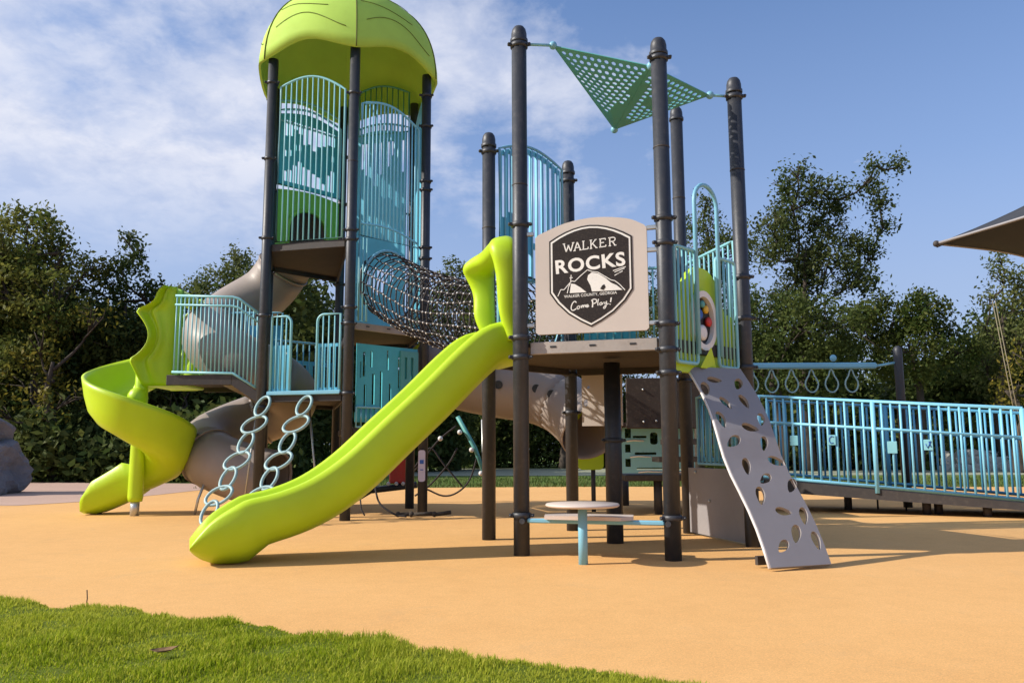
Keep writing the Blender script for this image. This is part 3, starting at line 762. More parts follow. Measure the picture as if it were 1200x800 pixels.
# WALKER is drawn stroke by stroke with slab serifs
mb = MB()
def sbar(x0, y0, x1, y1, wpx=7, y_=-.0108):
    a = Vector((U(x0), Wz(y0))); b = Vector((U(x1), Wz(y1))); d = (b-a).normalized(); n = Vector((-d.y, d.x))*(wpx/620*SW/2)
    i = mb.addv([(p.x, FR+y_, p.y) for p in (a-n, b-n, b+n, a+n)]); mb.face((i, i+1, i+2, i+3))
def lt(x, k): return (x, 256-(x-240)*.066-46*k)
def stroke(*P, w=6.5):
    for a, b in zip(P, P[1:]): sbar(*lt(*a), *lt(*b), w)
def serif(x, k, r=7): sbar(*lt(x-r, k), *lt(x+r, k), 4.5, -.0112)
stroke((243, 1), (255, 0), (268, .72), (281, 0), (295, 1)); serif(243, 1); serif(295, 1); serif(268, .74, 5)
stroke((302, 0), (318, 1), (336, 0)); stroke((308, .34), (330, .34), w=5); serif(302, 0); serif(336, 0)
stroke((352, 1), (352, 0)); serif(352, 1); stroke((345, .02), (378, .02), (378, .24), w=5.5)
stroke((394, 1), (394, 0)); stroke((396, .42), (420, 1), w=5.5); stroke((403, .56), (424, 0)); serif(394, 1); serif(394, 0); serif(420, 1, 6); serif(425, 0, 6)
stroke((446, 1), (446, 0)); stroke((439, .98), (474, .98), (474, .80), w=5.5); stroke((446, .52), (466, .52), w=5.5); stroke((439, .02), (476, .02), (476, .22), w=5.5)
stroke((498, 1), (498, 0)); stroke((490, .98), (518, .98), (527, .86), (527, .64), (518, .50), (498, .50), w=5.5); stroke((512, .50), (526, 0)); serif(498, 0); serif(528, 0, 6)
mb.build('lettering', 'sign_white', sg)
# mountains, cabin trail and flourish
def spoly(pts, mt, nm, y_=-.0105):
    m2 = MB(); m2.plate([(U(x), Wz(y)) for x, y in pts], (), .002, lambda u, w_, q: (u, FR+y_+q, w_)); return m2.build(nm, mt, sg)
spoly([(375, 392), (395, 378), (430, 385), (470, 412), (500, 440), (530, 455), (562, 482), (395, 482), (388, 450), (370, 415)], 'sign_white', 'mountain')
spoly([(280, 432), (300, 436), (330, 455), (365, 484), (272, 484)], 'sign_white', 'mountain')
spoly([(440, 470), (452, 452), (463, 446), (470, 462), (458, 478)], 'sign_dark', 'rock_mark', -.0125)
mb = MB()
for seg in (((205, 498), (222, 462), (240, 464), (262, 440), (276, 425), (284, 418), (300, 422), (330, 395), (372, 362), (400, 374), (428, 378), (470, 405), (500, 425), (520, 430), (545, 450), (575, 484)),
            ((278, 420), (281, 384)), ((272, 400), (290, 400)), ((258, 484), (266, 450), (276, 430)), ((520, 402), (548, 388), (530, 396), (565, 380)), ((512, 376), (545, 366), (582, 358)), ((520, 384), (575, 366))):
    for a, b in zip(seg, seg[1:]): sbar(*a, *b, 4.5, -.0115)
mb.build('badge_drawing', 'sign_white', sg)
mb = MB()     # handwritten line
def script(pts, wpx=6):
    P = [p for p in smoothpath([(x, y, 0) for x, y in pts], 4)]
    for a, b in zip(P, P[1:]):
        if (b-a).length > .01: sbar(a.x, a.y, b.x, b.y, wpx)
script([(308, 538), (300, 530), (287, 540), (279, 560), (282, 577), (295, 578), (306, 570)])
script([(322, 556), (312, 562), (313, 573), (323, 570), (326, 560), (321, 556)], 5)
script([(334, 554), (335, 569), (341, 556), (346, 554), (346, 567), (352, 555), (357, 553), (358, 565)], 5)
script([(364, 562), (373, 557), (369, 551), (363, 557), (365, 566), (378, 560)], 5)
script([(396, 528), (398, 545), (396, 568)], 7); script([(390, 532), (405, 524), (420, 530), (416, 543), (399, 549)], 6)
script([(430, 524), (426, 545), (427, 560)], 5); script([(447, 543), (437, 548), (438, 558), (447, 554), (450, 544), (452, 556)], 5)
script([(460, 541), (461, 551), (469, 549), (474, 538), (472, 560), (464, 576), (456, 574), (466, 562), (484, 552)], 5)
script([(500, 520), (495, 545)], 7); script([(493, 554), (492, 558)], 8)
mb.build('lettering', 'sign_white', sg)
for (u, w_) in ((-SW/2-.03, .06), (-SW/2-.03, .82), (SW/2+.02, .04), (SW/2+.02, .80), (SW/2+.02, .62)):
    mb = MB(); mb.box((u+(.02 if u > 0 else -.03), .0, w_), (.09, .03, .035), 0, .006); mb.build('bracket', 'steel', sg)

# barrier seen under and behind the sign, at the back of the sign deck
t, L = frame('safety_barrier', 'low teal barrier at the back of the sign deck, seen beneath the sign', 'barrier', HX['E'], HX['D'], 1.68)
barrier(t, 'aqua', -.46, .46, .04, 1.0, 10)
mb = MB(); mb.plate(roundrect(-.44, .08, .10, .95, .05), [circ(-.18, .55, .16, 16)], .02, lambda u, w_, q: (u, q+.03, w_)); mb.build('panel', 'teal_panel', t)

# ------------------------------------------------------------------ front right bay: looped barrier and toy wheel panel
t, L = frame('safety_barrier', 'aqua barrier with a tall round-topped centre loop right of the sign', 'barrier', HX['B'], HX['C'], 1.48)
for (u0, u1, tp) in ((-.46, -.16, .95), (.16, .46, .95)):
    mb = MB(); mb.tube([(a, 0, b) for a, b in roundrect(u0, .02, u1, tp, .035)], .015, 8, loop=True); mb.build('frame', 'aqua', t)
    me = bar_mesh('aqua', .0095)
    for k in range(4): put('bar', me, t, None, (u0+(u1-u0)*(k+1)/5, 0, .03), None, (1, 1, tp-.03))
mb = MB(); mb.tube([(-.17, -.02, .1)] + [(-.17*math.cos(PI*k/12), -.02, 1.37+.17*math.sin(PI*k/12)) for k in range(13)] + [(.17, -.02, .1)], .018, 8); mb.build('centre_loop', 'skyblue', t)
tw, L = frame('toy_panel', 'lime green play panel with a round coloured spinner right of the sign', 'play panel', HX['B'], HX['C'], 1.45)
mb = MB(); outp = [(-.42, -.02), (.46, -.02), (.46, .50)] + [(p[0], p[1]) for p in smoothpath([(.34, .52, 0), (.26, .72, 0), (.14, .84, 0), (.0, .87, 0), (-.14, .84, 0), (-.26, .70, 0), (-.32, .50, 0)], 3)] + [(-.42, .45)]
mb.plate(outp, [circ(-.02, .42, .165, 24, .21)], .05, lambda u, w_, q: (u, q+.07, w_)); o = mb.build('panel', 'lime', tw)
bv = o.modifiers.new('round', 'BEVEL'); bv.width = .012; bv.segments = 2; bv.limit_method = 'ANGLE'
mb = MB(); mb.plate(circ(-.02, .42, .19, 28, .25), [circ(-.02, .42, .145, 28, .20)], .05, lambda u, w_, q: (u, q+.035, w_)); mb.build('ring', 'white_plastic', tw)
mb = MB(); mb.plate(circ(-.02, .42, .15, 24, .205), (), .015, lambda u, w_, q: (u, q+.06, w_)); mb.build('disc', 'black_plastic', tw)
for (u, w_, r_, mt) in ((-.07, .47, .045, 'blue'), (.03, .52, .035, 'yellow'), (.07, .42, .04, 'red'), (-.02, .56, .03, 'seafoam'), (-.03, .32, .065, 'white_plastic')):
    mb = MB(); mb.lathe([(r_, 0), (r_, .02), (r_*.6, .03)], n=14); o = mb.build('gear', mt, tw); o.location = (u, .045, w_); o.rotation_euler = (PI/2, 0, 0)
mb = MB(); mb.loft([[(-.16+.05*math.sin(a*2), .04-.05*math.sin(a), .02+.0), (-.02, .02-.06*math.sin(a), .20*math.sin(a)), (.10, .04-.05*math.sin(a), .02)] for a in (.5, .9, 1.4)], closed=True); mb.build('moulded_spout', 'lime', tw)
t, L = frame('safety_barrier', 'aqua barrier along the far right side of the sign deck', 'barrier', HX['C'], HX['D'], 1.68)
barrier(t, 'aqua', -.46, .46, .04, 1.0, 9)

# ------------------------------------------------------------------ holed climbing wall
bc0, bc1 = V2(HX['B']), V2(HX['C']); e_ = (bc1-bc0).normalized(); on = Vector((e_.y, -e_.x))
mid = (bc0+bc1)/2
co_ = Vector((.335, -.942)).normalized()
cw = thing('climbing_wall', 'grey wavy climbing sheet with teardrop holes leaning from the deck to the ground', 'climbing wall', (mid.x+.03, mid.y+.02, 0), math.atan2(co_.x, -co_.y))
profc = smoothpath([(0.02, 1.47, 0), (.13, 1.33, 0), (.26, 1.17, 0), (.41, .97, 0), (.55, .70, 0), (.70, .46, 0), (.82, .27, 0), (.98, .02, 0)], 6)
cum = [0]
for a, b in zip(profc, profc[1:]): cum.append(cum[-1]+(b-a).length)
def cfn(u, w_, q):
    s_ = max(0, min(cum[-1]-1e-6, w_))
    i = max(k for k in range(len(cum)-1) if cum[k] <= s_+1e-9); f = (s_-cum[i])/(cum[i+1]-cum[i])
    p = profc[i].lerp(profc[i+1], f); tg = (profc[i+1]-profc[i]).normalized()
    n = Vector((tg.y, -tg.x))
    return (u, -(p.x-n.x*q), p.y-n.y*q)
def tear(u, w_, r, a):
    P = []
    for k in range(14):
        x = 2*PI*k/14; rr = r*(1+.55*max(0, math.cos(x))**3); P.append((rr*math.cos(x)*1.15, r*.72*math.sin(x)))
    ca, sa = math.cos(a), math.sin(a); return [(u+x*ca-y*sa, w_+x*sa+y*ca) for x, y in P]
CL = cum[-1]
holes = [tear(u*.92, CL*(v-425)/(668-425)*1.0, .046+.004*((i*7) % 3), a) for i, (u, v, a) in enumerate((
    (-.08, 444, .1), (.17, 448, 2.2), (-.20, 456, 1.9), (-.08, 477, 1.2), (.12, 474, 1.5), (-.20, 500, 1.6), (.20, 500, 2.0), (.03, 512, .3), (-.15, 528, 2.6), (.13, 530, 2.0), (-.12, 556, 1.8), (.17, 552, .3),
    (.02, 572, 2.6), (.24, 580, 2.3), (-.10, 590, 1.9), (.03, 610, .2), (.22, 614, 1.9), (.08, 633, 2.1), (-.08, 646, 2.5), (.23, 641, 1.7)))]
mb = MB(); wd = .25
outc = [(-wd, 0), (wd, 0)] + [(wd+.02*math.sin(k*.8), CL*k/12) for k in range(1, 13)] + [(-wd+.02*math.sin(k*.8), CL*k/12) for k in range(12, 0, -1)]
mb.plate(outc, holes, .028, cfn, .085); mb.build('sheet', 'grey_wall', cw)
mb = MB(); mb.tube([cfn(-wd+.02*math.sin(k*.8)-.003, CL*k/12, -.0) for k in range(13)], .011, 6); mb.build('edge_trim', 'grey_edge', cw)
mb = MB(); mb.box((.0, -.80, .05), (.46, .03, .06)); mb.build('foot_bracket', 'bronze_dark', cw)

# grey kick panel with blue bars between the two right-hand posts
t, L = frame('kick_panel', 'plain grey moulded wall standing on the ground behind the climbing sheet', 'panel', HX['D'], HX['C'], 0)
mb = MB(); mb.plate([(-.52, .02), (.50, .02), (.50, .64), (-.52, .64)], (), .05, lambda u, w_, q: (u, q, w_)); o = mb.build('panel', 'grey_wall', t)
bv = o.modifiers.new('round', 'BEVEL'); bv.width = .012; bv.segments = 2
mb = MB(); mb.sphere((-.1, -.03, .34), .014, 8, 5); mb.sphere((-.36, -.03, .60), .016, 8, 5); mb.build('bolt', 'steel', t)
t, L = frame('safety_barrier', 'narrow blue barred barrier on top of the grey kick wall', 'barrier', HX['D'], HX['C'], .66)
barrier(t, 'skyblue', -.34, .46, .02, .66, 9)
mb = MB(); mb.plate(rect(-.33, .04, .45, .64), [rect(-.28+.15*k, .08, -.20+.15*k, .58) for k in range(5)], .012, lambda u, w_, q: (u, q+.025, w_)); mb.build('panel', 'blue_panel', t)

# ------------------------------------------------------------------ holed steel shade over the sign deck
P1, P2, P3, P4 = Vector((.367, 6.62, 4.30)), Vector((1.17, 6.38, 3.99)), Vector((1.80, 6.95, 3.99)), Vector((1.003, 7.5, 3.894))
sh = thing('shade_sail', 'folded sea green steel shade with rows of round holes above the sign', 'shade', (1.1, 6.9, 3.9))
off = Vector((1.1, 6.9, 3.9))
def tri_plate(a, b, c, skip):
    a, b, c = a-off, b-off, c-off
    x_ = (b-a).normalized(); n = x_.cross(c-a).normalized(); y_ = n.cross(x_)
    T = [((p-a).dot(x_), (p-a).dot(y_)) for p in (a, b, c)]
    cen = (sum(p[0] for p in T)/3, sum(p[1] for p in T)/3); hs = []
    def dist(p):
        m = 9
        for i in range(3):
            p0, p1 = V2(T[i]), V2(T[(i+1) % 3]); d = p1-p0; m = min(m, abs(d.x*(p[1]-p0.y)-d.y*(p[0]-p0.x))/d.length)
        return m
    r_ = .021; sp_ = .066; i = 0; wv = min(p[1] for p in T)
    while wv < max(p[1] for p in T):
        uu = min(p[0] for p in T) + (sp_/2 if i % 2 else 0)
        while uu < max(p[0] for p in T):
            if inside((uu, wv), T) and dist((uu, wv)) > r_+.018:
                f = (V2((uu, wv))-V2(T[0])).length; P = a+x_*uu+y_*wv
                if not skip(P+off): hs.append(circ(uu, wv, r_, 8))
            uu += sp_
        wv += sp_*.87; i += 1
    mb = MB()
    bow = max(.001, max(dist(cen), .1))
    fn = lambda u, w_, q: tuple(a+x_*u+y_*w_+n*(q-.05*min(1, dist((u, w_))/bow)))
    mb.plate(T, hs, .008, fn, 0); return mb.build('mesh_panel', 'shade_green', sh)
tri_plate(P1, P2, P4, lambda p: (p-P4).length < .48 and (p-P4-(P1-P4)*.1).length > .0 and ((p-P1).length > .45 and (p-(P4+P1)/2).length > .30 and p.z < 4.12))
tri_plate(P2, P3, P4, lambda p: ((p-P4).length < .25) or ((p-(P2+P3+P4)/3).length < .13))
for p in (P1, P2, P3, P4):
    mb = MB(); mb.sphere(p-off, .036, 12, 8); mb.build('corner_ball', 'skyblue', sh)
for a, b in ((P1, Vector((HX['A'][0]+.06, HX['A'][1]+.01, 4.25))), (P2, Vector((HX['B'][0], HX['B'][1]+.05, 3.96))), (P3, Vector((HX['C'][0]-.06, HX['C'][1], 4.0))), (P4, Vector((HX['D'][0]-.05, HX['D'][1]-.05, 4.0)))):
    if a is P4: continue
    mb = MB(); mb.tube([a-off, b-off], .013, 8); mb.sphere(b-off, .022, 8, 6); mb.build('tie_rod', 'aqua', sh)

# ------------------------------------------------------------------ small table and bench under the sign
tb = thing('play_table', 'small round tan table on a single aqua leg in front of the sign deck', 'table', (.508, 5.99, 0))
mb = MB(); mb.lathe([(.02, .405), (.255, .408), (.268, .416), (.27, .424), (.262, .432), (.02, .436)], n=36); mb.build('tabletop', 'table_tan', tb)
mb = MB(); mb.lathe([(.034, -.02), (.034, .407)], n=16); mb.build('leg', 'skyblue', tb)
bn, L = frame('play_bench', 'low aqua bench rail with a pale plank seat between the two front posts', 'bench', HX['A'], HX['B'], 0)
mb = MB(); mb.box((0, -.02, .272), (1.06, .05, .035), 0, .008); mb.build('rail', 'skyblue', bn)
mb = MB(); mb.plate([(-.37, -.13), (.22, -.15), (.30, -.06), (.28, .12), (-.30, .14), (-.40, .02)], (), .028, lambda u, w_, q: (u, w_, .305+q)); o = mb.build('seat', 'table_tan', bn)
for u in (-.56, .56):
    mb = MB(); mb.tube([(u, -.085, .27), (u, -.03, .27)], .022, 12); mb.build('end_clamp', 'bronze', bn)

# ------------------------------------------------------------------ ring chain climbers
def ring_chain(label, top_, bot_, n):
    t = thing('ring_chain', label, 'climber', (bot_[0], bot_[1], 0), 0, 'ring chains hanging from the lower tower deck')
    a, b = Vector(top_)-Vector((bot_[0], bot_[1], 0)), Vector((0, 0, bot_[2]))
    for k in range(n):
        f = (k+.5)/n; c = a.lerp(b, f) + Vector((0, 0, -.06*math.sin(PI*f))); d = (b-a).normalized()
        wide = k % 2
        rx, rz_ = (.155, .115) if wide else (.085, .150)
        side = Vector((math.cos(R(-15)), math.sin(R(-15)), 0)); nrm = side.cross(d).normalized(); up = (-d)
        tilt = R(28) if wide else R(4)
        s2 = side*math.cos(tilt)+up*math.sin(tilt); u2 = up*math.cos(tilt)-side*math.sin(tilt)
        mb = MB(); mb.tube([c+s2*rx*math.cos(x)+u2*rz_*math.sin(x) for x in [2*PI*j/22 for j in range(22)]], .019, 8, loop=True); mb.build('ring', 'ring_paint', t)
ring_chain('left chain of pale oval rings climbing from the ground to the tower deck', (-3.02, 9.93, 1.47), (-3.36, 8.98, .06), 7)
ring_chain('right chain of pale oval rings with its foot hidden by the green slide', (-2.48, 9.82, 1.47), (-2.86, 8.82, .06), 7)
bp = thing('brace_rod', 'thin pale steel rod leaning beside the left ring chain', 'rod', (-3.42, 10.4, 0), 0, 'thin steel rods under the tower')
mb = MB(); mb.tube([(0, 0, -.02), (.14, 0, 1.36)], .012, 8); mb.build('rod', 'steel', bp)
bp = thing('brace_rod', 'thin pale steel rod leaning behind the right ring chain', 'rod', (-2.5, 10.6, 0), 0, 'thin steel rods under the tower')
mb = MB(); mb.tube([(0, 0, -.02), (-.16, 0, 1.40)], .014, 8); mb.build('rod', 'steel', bp)

# ------------------------------------------------------------------ under-deck panels and the raised walkway behind
t = thing('climbing_board', 'tan board with small hand holes hanging under the sign deck', 'panel', (.93, 8.36, 1.06), R(-15))
mb = MB(); mb.plate(rect(-.21, .0, .21, .62), [circ(.04, .48, .022, 8), rect(.12, .44, .145, .54), circ(-.17, .24, .024, 8, .04), rect(.02, .02, .14, .07), circ(-.22+.08, .40, .015, 8)], .03); mb.build('panel', 'sign_tan', t)
pl = thing('back_platform', 'low platform behind the sign deck with dark legs and brown side walls', 'deck', (2.3, 11.0, 0))
mb = MB(); mb.box((.0, .1, .46), (1.75, 1.5, .08), 0, .01); mb.build('floor_plate', 'bronze_dark', pl)
for (x, y) in ((-.44, -.5), (-.64, 1.1), (.75, -.5), (.75, .8), (-.62, -.45)):
    if (x, y) == (-.62, -.45): continue
    mb = MB(); mb.lathe([(.055, -.02), (.055, .44)], n=14); mb.build('leg', 'bronze_dark', pl).location = (x, y, 0)
mb = MB(); mb.box((-.40, -1.40, .86), (1.1, .04, .60), 0, .01); mb.build('side_wall', 'deck_brown', pl).location = (0, 0, .50)
mb = MB(); mb.box((-.35, -1.0, 1.12), (1.1, .8, .06)); mb.build('upper_step', 'bronze_dark', pl)
for q_ in ((-.2, -1.9, .9), (-.2, -1.3, .7)):
    mb = MB(); mb.box(q_, (.8, .5, .06)); mb.build('stair_tread', 'bronze_dark', pl)
for (x, z) in ((-.75, 1.52), (-.45, 1.54), (-.6, 1.15), (-.75, 1.14)):
    mb = MB(); mb.sphere((x, -1.43, z), .014, 8, 5); mb.build('bolt', 'steel', pl)
t = thing('slotted_panel', 'pale teal panel with wavy slots behind the thick front post', 'panel', (1.85, 10.35, .5))
hs = [rect(-.42, .46, -.34, .58), rect(-.42, .28, -.35, .38), rect(-.42, .1, -.35, .2), roundrect(-.32, .46, -.14, .49, .012), roundrect(-.30, .25, -.02, .28, .012), roundrect(-.28, .06, .06, .09, .012), roundrect(-.10, .38, .0, .53, .03), roundrect(.08, .18, .4, .21, .012), roundrect(.05, .40, .36, .43, .012), roundrect(.1, .05, .42, .08, .012)]
mb = MB(); mb.plate(rect(-.46, .02, .46, .62), hs, .025); mb.build('panel', 'aqua', t)
for (u, w_, l) in ((-.40, .42, .22), (-.36, .22, .26), (-.26, .03, .30), (.1, .16, .3), (.2, .02, .2)):
    mb = MB(); mb.tube([(u, -.02, w_), (u+l*.4, -.025, w_+.012), (u+l, -.02, w_+.004)], .010, 6); mb.build('wave_trim', 'white_plastic', t)
t = thing('lime_post_cover', 'narrow lime green board standing behind the thick front post', 'panel', (2.22, 10.2, 0))
mb = MB(); mb.box((0, 0, .28), (.10, .04, .50), 0, .01); mb.build('board', 'lime', t)
t = thing('hand_paddle', 'small pale blue paddle shape hanging under the sign deck', 'play panel', (.96, 7.9, 1.30))
mb = MB(); mb.plate([(-.05, 0), (.05, 0), (.06, .14), (.03, .24), (-.02, .26), (-.05, .20)], (), .02); mb.build('blade', 'aqua', t)

# ------------------------------------------------------------------ ramp with barred sides at the right
R0, R1 = Vector((3.30, 10.90)), Vector((6.0, 9.5)); rd = (R1-R0).normalized(); rang = math.atan2(rd.y, rd.x); rn = Vector((-rd.y, rd.x))
RL = 4.6
def rz_(x): return .40-.245*x/3.04
rp = thing('access_ramp', 'dark framed ramp sloping down to the right behind the climbing sheet', 'ramp', (R0.x, R0.y, 0), rang)
mb = MB(); mb.plate(rect(-.1, .0, RL, 1.3), (), .03, lambda u, w_, q: (u, w_, max(.02, rz_(u)-.02+q))); mb.build('ramp_plate', 'deck_brown', rp)
for (y, nm) in ((-.0, 'edge_beam'), (1.3, 'edge_beam')):
    mb = MB(); mb.plate([(-.1, rz_(0)-.13), (RL, max(.01, rz_(RL)-.13)), (RL, rz_(RL)+.03), (-.1, rz_(0)+.03)], (), .05, lambda u, w_, q, y=y: (u, y+q, w_)); mb.build(nm, 'bronze_dark', rp)
for (x, y) in ((1.0, .75), (1.95, .30), (2.08, .42), (2.60, .20), (3.1, .16), (1.35, 1.0), (1.7, .9)):
    rr = .05 if x not in (1.35, 1.7) else .012
    mb = MB(); mb.lathe([(rr, -.02), (rr, max(.04, rz_(x)-.02))], n=12); mb.build('leg', 'bronze_dark', rp).location = (x, y, 0)
def ramp_barrier(label, y, x0, x1, nb, mat):
    t = thing('ramp_barrier', label, 'railing', (R0.x+rn.x*y, R0.y+rn.y*y, 0), rang, 'railings along the ramp')
    T = lambda x, h: (x, 0, rz_(x)+h)
    mb = MB(); mb.tube([T(x0, .06), T(x1, .06), T(x1, 1.12), T(x0, 1.12)], .022, 8, loop=True); mb.build('frame', mat, t)
    mb = MB(); mb.tube([T(x0, .78), T(x1, .78)], .018, 8); mb.build('cross_rail', mat, t)
    me = bar_mesh(mat, .014)
    for k in range(nb):
        x = x0+(x1-x0)*(k+1)/(nb+1); put('bar', me, t, None, T(x, .06), None, (1, 1, 1.06))
    for x in (x0, (x0+x1)/2-.1, x1):
        mb = MB(); mb.tube([T(x, -.02), T(x, 1.12)], .028, 10); mb.build('stanchion', mat, t)
    return t
rb = ramp_barrier('front railing of the ramp with small symbol plates between its bars', -.03, .02, 3.02, 27, 'pale_blue')
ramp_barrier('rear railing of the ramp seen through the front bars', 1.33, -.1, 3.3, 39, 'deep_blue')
ramp_barrier('next front railing of the ramp cut by the right edge of the photo', -.03, 3.12, 4.5, 12, 'pale_blue')
def sbx(par, x, h, strokes, w_=.1, hh=.13):
    mb = MB(); mb.box((x, -.025, rz_(x)+h), (w_, .012, hh), 0, .004); pp = mb.build('symbol_plate', 'aqua', par)
    if strokes:
        mb = MB(); mb.tube([(x+a*w_, -.034, rz_(x)+h+b*hh) for a, b in strokes], .006, 5); mb.build('symbol', 'blue', pp)
sbx(rb, .46, .56, None)
sbx(rb, .92, .60, [(.25, .3), (0, .38), (-.25, .2), (-.28, -.1), (-.1, -.32), (.2, -.28)])
sbx(rb, 1.62, .56, None, .11, .15)
sbx(rb, 2.02, .62, [(-.3, .1), (-.1, -.3), (.3, .35), (.05, .3), (.3, -.2)])
tl = thing('grab_loop', 'small white looped handrail just past the ramp railing', 'handrail', (6.05, 9.62, 0))
mb = MB(); mb.tube([(.0, 0, -.02), (.0, 0, 1.02)] + [(.14-.14*math.cos(PI*k/8), 0, 1.02+.14*math.sin(PI*k/8)) for k in range(1, 9)] + [(.28, 0, -.02)], .018, 8); mb.build('loop', 'pale_blue', tl)

# overhead ring beam behind the ramp
rbm = thing('ring_beam', 'blue beam with hanging pear shaped rings above the ramp', 'ring ladder', (3.4, 11.5, 0))
mb = MB(); mb.box((.86, 0, 1.99), (1.9, .10, .085), 0, .02); mb.tube([(1.8, 0, 1.98), (2.08, 0, 2.03)], .018, 8); mb.sphere((1.2, .0, 2.1), .05, 8, 6); mb.build('beam', 'skyblue', rbm)
mb = MB(); mb.lathe([(.06, -.02), (.06, 2.20), (.05, 2.25), (.02, 2.27)], n=16); mb.build('post', 'bronze', rbm).location = (2.13, 0, 0)
for k in range(6):
    x = .02+.285*k
    mb = MB(); pts = [(x+.095*math.sin(a)*(1-.45*max(0, math.cos(a))), -.0, 1.745+.135*math.cos(a)+(.05 if math.cos(a) > .9 else 0)) for a in [2*PI*j/18 for j in range(18)]]
    mb.tube(pts, .011, 6, loop=True); mb.tube([(x, 0, 1.92), (x, 0, 1.97)], .012, 6); mb.build('hanging_ring', 'ring_paint', rbm)
# ------------------------------------------------------------------ small play pieces seen beneath the slide
ap = thing('activity_beam', 'red and black low balance piece with pale beads behind the slide', 'play piece', (-1.75, 12.4, 0))
mb = MB(); mb.box((.05, 0, .50), (.34, .05, .36), 0, .03); mb.build('panel', 'red', ap)
mb = MB(); mb.box((.20, -.03, .60), (.07, .03, .4), 0, .01); mb.build('stripe', 'yellow', ap)
mb = MB(); mb.tube([(-.75, 0, .02), (-.4, 0, .22), (.3, 0, .30)], .05, 8); mb.build('beam', 'black_plastic', ap)
mb = MB()
for x in (-.28, -.12, .0, .1, .2): mb.sphere((x, -.06, .32), .03, 8, 6)
for x, z in ((-.12, .55), (.17, .55)): mb.sphere((x, -.06, z), .035, 8, 6)
mb.build('bead', 'bead', ap)
rc = thing('rope_climber', 'dark diamond rope net hung from a slanting pale pole behind the posts', 'rope net', (-.6, 13.0, 0))
mb = MB(); mb.tube([(-.28, 0, 1.35), (.0, 0, .85), (.16, 0, .42)], .035, 8); mb.build('pole', 'seafoam', rc)
mb = MB(); mb.tube([(.12, 0, 1.3), (.14, 0, .42), (.30, 0, -.02)], .022, 8); mb.build('mast', 'steel', rc)
for pth in (((-.95, .55), (-.72, .85), (-.5, .6), (-.2, .25)), ((-.95, .10), (-.7, .28), (-.42, .6), (-.28, .85)), ((-.95, .28), (-.75, .20), (-.5, .10), (-.28, .15), (-.08, .35), (.05, .75)), ((-.95, .5), (-.6, .95), (-.3, 1.2))):
    mb = MB(); mb.tube([(x, 0, z) for x, z in smoothpath([(a, b, 0) for a, b in pth], 4) for _ in (0,)] if False else [(p.x, 0, p.y) for p in smoothpath([(a, b, 0) for a, b in pth], 4)], .014, 6); mb.build('rope', 'rope', rc)
for x, z in ((-.24, 1.1), (-.05, .82), (.10, .45), (-.55, 1.0)):
    mb = MB(); mb.sphere((x, -.03, z), .04, 8, 6); mb.build('knot', 'bead', rc)
gr = thing('ground_rope', 'loose dark rope with short wooden pegs lying by the tower foot', 'rope', (-1.8, 10.0, 0))
mb = MB(); mb.tube([(p.x, p.y, p.z) for p in smoothpath([(.05, .3, .55), (.12, .1, .30), (.2, 0, .16), (.38, -.05, .05), (.52, -.08, .03)], 5)], .012, 6); mb.tube([(-.10, .2, .3), (-.06, .1, .1), (0, 0, .04)], .010, 6); mb.build('rope', 'rope', gr)
for (x, l, a) in ((.50, .18, .1), (.70, .26, .15), (.95, .2, .5)):
    mb = MB(); mb.tube([(x-l/2, -.02, .045), (x+l/2, -.02+l*.3*a, .05+.04*a)], .024, 8); mb.sphere((x-l/2, -.02, .05), .034, 8, 6); mb.build('peg', 'bark', gr)

# ------------------------------------------------------------------ fabric sun sail at the right edge
ss = thing('sun_sail', 'large grey fabric sun canopy entering from the right edge', 'sun canopy', (10.2, 13.0, 0))
tip = Vector((6.47, 12.0, 3.90)); off2 = Vector((10.2, 13.0, 0))
cor = [tip, Vector((8.57, 8.6, 4.25)), Vector((11.97, 10.7, 4.2)), Vector((9.87, 14.1, 3.86))]
apx = Vector((9.25, 11.35, 5.35))
def sailp(i, u, k):
    a, b = cor[i], cor[(i+1) % 4]; p = a.lerp(b, u); c = (cor[0]+cor[1]+cor[2]+cor[3])/4
    inn = (c-p); inn.z = 0; p = p + inn*(.10*math.sin(PI*u)) + Vector((0, 0, .05*math.sin(PI*u)))
    q = p.lerp(apx, k); q.z -= .28*math.sin(PI*k)*(.6+.4*math.sin(PI*u)) * (1 if k < 1 else 0)*.75
    return q-off2
for i in range(4):
    mb = MB(); idx = [mb.addv([sailp(i, u/12, k/10*.97) for u in range(13)]) for k in range(11)]
    for k in range(10):
        for u in range(12): mb.face((idx[k]+u, idx[k]+u+1, idx[k+1]+u+1, idx[k+1]+u), True)
    o = mb.build('fabric_panel', 'sail_grey', ss); so = o.modifiers.new('cloth', 'SOLIDIFY'); so.thickness = .012
    mb = MB(); mb.tube([sailp(i, u/12, 0) for u in range(13)], .022, 6); mb.build('edge_hem', 'grey_wall', ss)
for c in cor:
    mb = MB(); mb.sphere(c-off2, .05, 8, 6); mb.build('corner_plate', 'bronze_dark', ss)
mb = MB(); mb.lathe([(.09, -.02), (.09, 5.3)], n=16); mb.build('mast', 'bronze', ss).location = apx-off2-Vector((0, 0, 5.35))
hz_ = Vector((7.95, 12.6, 3.78))-off2
for c in cor:
    mb = MB(); mb.tube([c-off2-Vector((0, 0, .04)), apx-off2-Vector((0, 0, .35))], .025, 8); mb.build('strut', 'bronze_dark', ss)

